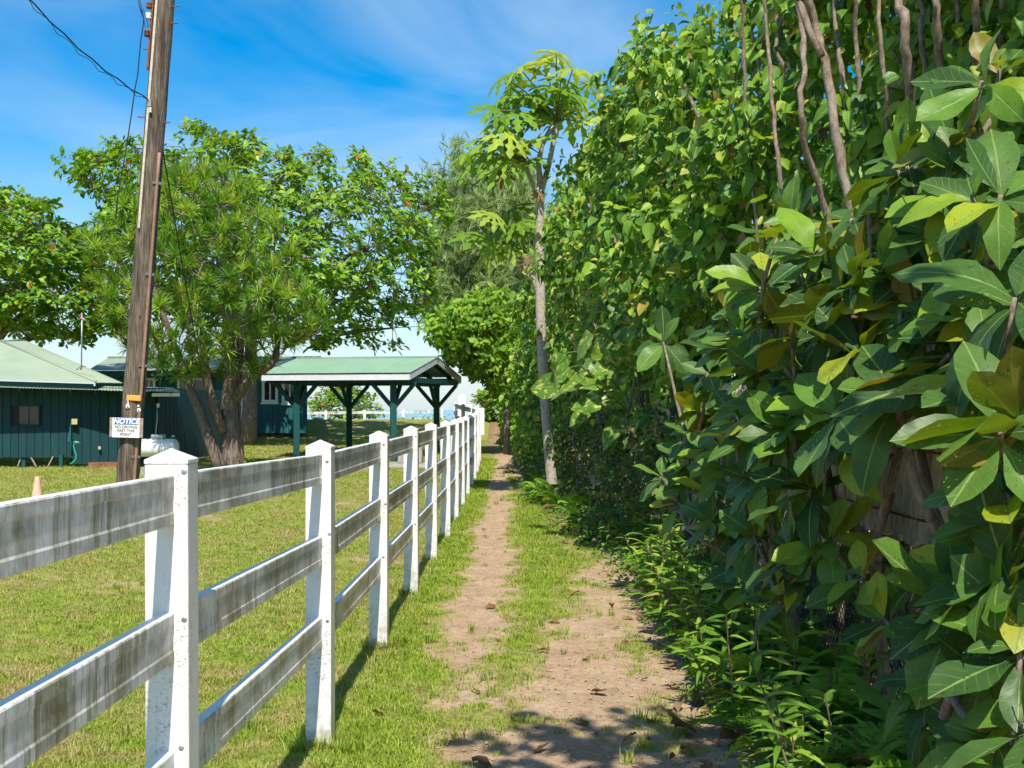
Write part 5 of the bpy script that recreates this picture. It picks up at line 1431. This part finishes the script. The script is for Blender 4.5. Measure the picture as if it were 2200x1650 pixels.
leaves(DT, L_drac, RO, tips, np.array(AX), rand_dir(rs, len(tips)), rs.uniform(.30, .45, len(tips)), 4, 300, 'leaf_rosette', 'leaf_mass')
# young shoots at the trunk foot
n = 60; P = np.array([db.x + .42, DZ - .2, .3]) + rs.normal(0, 1, (n, 3)) * np.array([.12, .1, .18])
t = thing('trunk_shoot', 'small leafy shoot growing at the foot of the thick trunk', 'plant', (db.x + .42, DZ - .2, 0))
leaves(t, L_over, T_ov, P, rand_dir(rs, n, -.3, 1), rand_dir(rs, n, .2, 1), rs.uniform(.06, .12, n), 2, 30)

# ------------------------------------------------------------------ ferns along the path edge
def frond(seed, L=1.0, np_=11, w=.30, lobe=.055):
    rg = random.Random(seed); V = []; F = []; U = []
    def sp(t): return Vector((.04 * math.sin(t * 3 + seed), t * (1 - .18 * t), .42 * t - .55 * t * t))
    for k in range(np_):
        t = .22 + .76 * k / (np_ - 1); c = sp(t); wl = w * (math.sin(math.pi * min(.97, .25 + .72 * (k / (np_ - 1)))) ** .8) * rg.uniform(.85, 1.15)
        for s in (-1, 1):
            d = Vector((s * .85, .5 + .25 * t, -.1 + rg.uniform(-.12, .12))).normalized(); e = Vector((0, 1, .1)) * lobe * .5
            i0 = len(V); m_ = c + d * wl * .5 + Vector((0, 0, .01))
            V += [tuple(c - e * .7), tuple(c + e * .7), tuple(m_ + e), tuple(m_ - e), tuple(c + d * wl + Vector((0, 0, -.03)))]
            U += [(0, t)] * 5; F += [(i0, i0 + 1, i0 + 2), (i0, i0 + 2, i0 + 3), (i0 + 3, i0 + 2, i0 + 4)]
    for k in range(6):
        t = k / 6; a, b = sp(t), sp(t + 1 / 6); i0 = len(V); x = Vector((.006, 0, 0)); V += [tuple(a - x), tuple(a + x), tuple(b + x), tuple(b - x)]; U += [(0, t)] * 4; F += [(i0, i0 + 1, i0 + 2), (i0, i0 + 2, i0 + 3)]
    i0 = len(V); c = sp(.97); V += [tuple(c + Vector((-.03, 0, 0))), tuple(c + Vector((.03, 0, 0))), tuple(sp(1.12))]; U += [(0, 1)] * 3; F += [(i0, i0 + 1, i0 + 2)]
    return np.array(V, float), np.array(F, int), np.array(U, float)
FR = [tmpl_mesh('frond', frond(i, np_=np_, w=w_, lobe=lb), L_fern) for i, (np_, w_, lb) in enumerate(((9, .30, .07), (11, .26, .055), (8, .34, .075), (12, .22, .05)))]
FRd = tmpl_mesh('frond', frond(9, np_=9, w=.28, lobe=.05), L_brown)
rs = np.random.RandomState(91)
spots = []
for y in np.arange(4.1, 10.2, .165): spots.append((edge_x(y) + rs.uniform(.26, .42), y, rs.uniform(.34, .50)))
for y in np.arange(4.0, 9.5, .26): spots.append((edge_x(y) + rs.uniform(.45, .72), y, rs.uniform(.42, .62)))
for y in np.arange(10.2, 15, .5): spots.append((edge_x(y) + rs.uniform(.3, .5), y, rs.uniform(.3, .5)))
for y in np.arange(15, 24, .6): spots.append((edge_x(y) + rs.uniform(.15, .35), y, rs.uniform(.35, .55)))
spots += [(.60, 19.4, .55), (.78, 19.2, .6), (.5, 19.7, .5), (.68, 18.9, .5)]
for i, (x, y, L) in enumerate(spots):
    z = gz(y)
    t = thing('fern', 'bright green lobed fern clump at the foot of the hedge beside the path', 'fern', (x, y, z), 'ferns along the path edge')
    for k in range(rs.randint(8, 12)):
        a = rs.uniform(0, 6.28) if k > 4 else rs.uniform(R(120), R(290)); tilt = rs.uniform(8, 58)
        Mx = Matrix.Translation((x + .03 * math.cos(a), y + .03 * math.sin(a), z - .01)) @ Matrix.Rotation(a - math.pi / 2, 4, 'Z') @ Matrix.Rotation(R(tilt), 4, 'X') @ Matrix.Scale(L * rs.uniform(.7, 1.2), 4)
        place('frond', FRd if rs.rand() < .025 else FR[rs.randint(4)], None, t, Mx)

L_lance = leafmat('narrow_weed_leaf', [(0, (.09, .20, .02)), (.5, (.16, .31, .03)), (.85, (.28, .42, .04)), (1, (.42, .42, .08))], .34, .5, tcol=(1.5, 1.3, .35))
T_lance = [leaf_tmpl(lance(.10), 4, 1, b, .3, 0, i, twist=tw) for i, (b, tw) in enumerate(((.3, .2), (.7, -.2), (.1, 0)))]
LM = [tmpl_mesh('leaf', t_, L_lance) for t_ in T_lance]
for i in range(84):
    y = 4.3 * (13.5 / 4.3) ** rs.rand(); x = float(edge_x(y)) + rs.uniform(.06, .5); h = rs.uniform(.22, .62)
    t = thing('narrow_leaved_weed', 'upright weed with narrow bright leaves among the ferns beside the path', 'weed', (x, y, 0), 'weeds among the ferns')
    ln = Vector((rs.uniform(-.25, .05), rs.uniform(-.2, .1), h))
    MB().tube([(x, y, -.02), Vector((x, y, 0)) + ln * .5, Vector((x, y, 0)) + ln], [.006, .005, .003], 5, False).build('stem', M['twig'], t)
    for k in range(14):
        tt = .2 + .8 * k / 13; a = k * 2.4; el = rs.uniform(.1, .8); d = Vector((math.cos(a), math.sin(a), el)).normalized()
        Rm = frames(np.array([tuple(d)]), np.array([[-.2, -.3, 1.0]]))[0] * rs.uniform(.10, .19); Mx = Matrix.Identity(4); q = Vector((x, y, 0)) + ln * tt
        for a_ in range(3):
            for b_ in range(3): Mx[a_][b_] = Rm[a_, b_]
            Mx[a_][3] = q[a_]
        place('leaf', LM[k % 3], None, t, Mx)

# low weeds at the bend
GW = thing('low_weeds', 'patch of low small-leaved weeds at the bend of the path', 'weeds', (1.1, 13.5, 0)); GW['kind'] = 'stuff'
n = 5200; Y = rs.uniform(10.3, 20, n); X = edge_x(Y) + rs.normal(.18, .2, n); Zw = np.abs(rs.normal(0, .09, n)) * np.clip((X - edge_x(Y) + .35) * 2, .2, 1.2)
leaves(GW, L_weed, T_small, np.stack([X, Y, Zw + .02], -1), rand_dir(rs, n, -.1, .7), rand_dir(rs, n, .3, 1), rs.uniform(.025, .06, n), 12, 0)

# ------------------------------------------------------------------ fallen leaves
FL = [tmpl_mesh('fallen_leaf', leaf_tmpl(ovate(.30), 5, 2, b, f, .25, i, twist=.3), L_brown) for i, (b, f) in enumerate(((.3, .45), (-.25, .35), (.45, .6), (.1, .25)))]
def fallen(x, y, s, k, label, group=None):
    z = gz(y) + s * .16 + .012
    Mx = Matrix.Translation((x, y, z)) @ Matrix.Rotation(rs.uniform(0, 6.28), 4, 'Z') @ Matrix.Rotation(R(rs.uniform(-12, 14)), 4, 'X') @ Matrix.Rotation(R(rs.uniform(-25, 25)), 4, 'Y') @ Matrix.Scale(s, 4)
    lo = min((Mx @ v.co).z for v in FL[k % 4].vertices); Mx = Matrix.Translation((0, 0, gz(y) + .004 - lo + .02 * vnoise(x, y, .9, 8) - .016)) @ Mx
    o = place('fallen_leaf', FL[k % 4], None, None, Mx); tag(o, label, 'leaf', group)
g1 = px(1440, 1580, 1.54 * 2600 / 703); fallen(g1.x, g1.y, .16, 0, 'largest curled orange-brown dead leaf, on the grass near the bottom of the path')
g1 = px(1268, 1482, 1.54 * 2600 / 605); fallen(g1.x, g1.y, .12, 1, 'yellow-brown dead leaf lying alone at the edge of the path shadow')
g1 = px(1545, 1610, 1.54 * 2600 / 733); fallen(g1.x, g1.y, .17, 2, 'pale folded dead leaf standing on edge by the ferns at the bottom')
for k in range(110):
    y = 5.0 * (30 / 5.0) ** rs.rand(); right = rs.rand() < .7
    x = edge_x(y) - abs(rs.normal(0, .16)) + .05 if right else rs.uniform(float(fence_x(y)) + .1, float(edge_x(y)))
    fallen(x, y, rs.uniform(.045, .11), k, 'small brown dead leaf lying on the dirt path', 'dead leaves scattered over the path')

# ------------------------------------------------------------------ grass: clumps scattered over the lawn and the verge
def clump(seed, nb, h, spread, w_):
    rg = random.Random(seed); V = []; F = []; U = []
    for k in range(nb):
        a = rg.uniform(0, 6.28); r = spread * math.sqrt(rg.random()); b = Vector((r * math.cos(a), r * math.sin(a), -.006)); hh = h * rg.uniform(.5, 1.2)
        a2 = rg.uniform(0, 6.28); ln = Vector((math.cos(a2), math.sin(a2), 0)) * hh * rg.uniform(.2, 1.1); s = Vector((-math.sin(a2), math.cos(a2), 0)) * w_
        i0 = len(V); m_ = b + ln * .35 + Vector((0, 0, hh * .6))
        V += [tuple(b - s), tuple(b + s), tuple(m_ + s * .8), tuple(m_ - s * .8), tuple(b + ln + Vector((0, 0, hh * .85)))]; U += [(0, 0)] * 2 + [(0, .6)] * 2 + [(0, 1)]
        F += [(i0, i0 + 1, i0 + 2), (i0, i0 + 2, i0 + 3), (i0 + 3, i0 + 2, i0 + 4)]
    return tmpl_mesh('grass_clump', (np.array(V, float), np.array(F, int), np.array(U, float)), L_grass)
GC = bpy.data.collections.new('grass_clumps')
for i in range(5):
    GC.objects.link(bpy.data.objects.new('grass_clump', clump(i, 13, .040, .045, .0022)))
GC2 = bpy.data.collections.new('grass_tufts')
for i in range(3):
    GC2.objects.link(bpy.data.objects.new('grass_tuft', clump(20 + i, 20, .10, .04, .003)))
def scatter(name, pts, scl, coll, label, seed):
    m = bpy.data.meshes.new(name); m.vertices.add(len(pts)); m.vertices.foreach_set('co', np.asarray(pts, np.float32).ravel())
    a = m.attributes.new('scl', 'FLOAT', 'POINT'); a.data.foreach_set('value', np.asarray(scl, np.float32))
    a = m.attributes.new('rot', 'FLOAT', 'POINT'); a.data.foreach_set('value', np.random.RandomState(seed).uniform(0, 6.28, len(pts)).astype(np.float32))
    m.update()
    o = link(name, m); tag(o, label, 'grass', kind='stuff')
    ng = bpy.data.node_groups.new(name, 'GeometryNodeTree')
    ng.interface.new_socket('Geometry', in_out='INPUT', socket_type='NodeSocketGeometry'); ng.interface.new_socket('Geometry', in_out='OUTPUT', socket_type='NodeSocketGeometry')
    N = ng.nodes; L = ng.links
    gi = N.new('NodeGroupInput'); go = N.new('NodeGroupOutput')
    ci = N.new('GeometryNodeCollectionInfo'); ci.inputs['Collection'].default_value = coll; ci.inputs['Separate Children'].default_value = True; ci.inputs['Reset Children'].default_value = True
    ip = N.new('GeometryNodeInstanceOnPoints'); ip.inputs['Pick Instance'].default_value = True
    ns = N.new('GeometryNodeInputNamedAttribute'); ns.data_type = 'FLOAT'; ns.inputs[0].default_value = 'scl'
    nr = N.new('GeometryNodeInputNamedAttribute'); nr.data_type = 'FLOAT'; nr.inputs[0].default_value = 'rot'
    cv = N.new('ShaderNodeCombineXYZ'); er = N.new('FunctionNodeEulerToRotation')
    L.new(gi.outputs[0], ip.inputs['Points']); L.new(ci.outputs[0], ip.inputs['Instance']); L.new(ns.outputs[0], ip.inputs['Scale'])
    L.new(nr.outputs[0], cv.inputs[2]); L.new(cv.outputs[0], er.inputs[0]); L.new(er.outputs[0], ip.inputs['Rotation']); L.new(ip.outputs[0], go.inputs[0])
    md = o.modifiers.new('scatter', 'NODES'); md.node_group = ng
    return o
rs = np.random.RandomState(101)
def grass_pts(n, y0, y1, xl, xr, keep):
    t = rs.rand(n); Y = y0 * (y1 / y0) ** t; half = Y * .47
    X = np.maximum(-half, xl) + (np.minimum(half, xr) - np.maximum(-half, xl)) * rs.rand(n); out = []; sc = []
    for x, y in zip(X, Y):
        d = dirt_amount(x, y)
        if rs.rand() < keep(x, y, d):
            out.append((x, y, gz(y) + .02 * vnoise(x, y, .9, 8) - .012)); sc.append(rs.uniform(.7, 1.3) * (1 - .5 * min(1, d)) * float(np.interp(y, [4, 12, 35], [.85, 1.15, 2.2])))
    return out, sc
def k_lawn(x, y, d): return (1 - .75 * min(1, d * 1.6)) if x < fence_x(min(y, 33)) - .02 else 0
def k_verge(x, y, d):
    if x < fence_x(min(y, 33)) - .02 or x > edge_x(y) + .1: return 0
    lush = 1.0 if x < -.42 else .55
    return max(0, min(1, 1.1 - d * 1.25)) * lush + (.012 if d < 1.0 else .003)
p, s = grass_pts(62000, 3.2, 44, -20, -.8, k_lawn); scatter('lawn_grass', p, s, GC, 'short mown lawn grass with dry patches left of the fence', 1)
p, s = grass_pts(60000, 3.6, 34, -1.0, 1.6, k_verge); scatter('verge_grass', p, np.array(s) * 1.15, GC, 'brighter grass of the verge between fence and dirt path', 2)
pt = []; sc = []
for k in range(1300):
    y = 4.2 * (30 / 4.2) ** rs.rand(); x = rs.uniform(-1.0, float(edge_x(y)) + .1) if rs.rand() < .35 else rs.uniform(-.42 * y, -.9)
    if rs.rand() < .35 and y < 18:
        fy = min(FENCE_Y, key=lambda q: abs(q - y)); y = fy + rs.normal(0, .1); x = float(fence_x(fy)) + rs.normal(0, .1)
    if dirt_amount(x, y) < .75 or rs.rand() < .25: pt.append((x, y, gz(y) - .01)); sc.append(rs.uniform(.35, 1.0) * (1 if x > -1.1 else .8))
scatter('grass_tufts', pt, sc, GC2, 'taller grass tufts at post feet and along the path', 3)

# crumbs of soil and small stones on the path
PBC = bpy.data.collections.new('pebbles'); m_peb = plain('pale_soil_crumb', (.42, .31, .21), .95, .4, 30)
for i in range(4):
    V, F, U = leaf_tmpl(lance(.3), 3, 1, .1, .1)
    rg = random.Random(i); mb = MB(); mb.lathe([(.001, -.3), (.7, -.2), (1.0, .1), (.6, .45), (.001, .55)], (0, 0, 0), 6)
    mb.v = [(x * rg.uniform(.7, 1.2), y * rg.uniform(.7, 1.2), z * rg.uniform(.7, 1.1)) for x, y, z in mb.v]
    PBC.objects.link(bpy.data.objects.new('pebble', mb.mesh('pebble', m_peb)))
pt = []; sc = []
while len(pt) < 5200:
    y = 4.3 * (22 / 4.3) ** rs.rand(); x = rs.uniform(-.75, float(edge_x(y)) + .1)
    if dirt_amount(x, y) > .5: pt.append((x, y, gz(y) - .014 + .02 * vnoise(x, y, .9, 8))); sc.append(.0025 + .004 * rs.rand() ** 3 * 2)
o = scatter('soil_crumbs', pt, sc, PBC, 'small soil crumbs and grit on the trodden path', 6); o['category'] = 'grit'
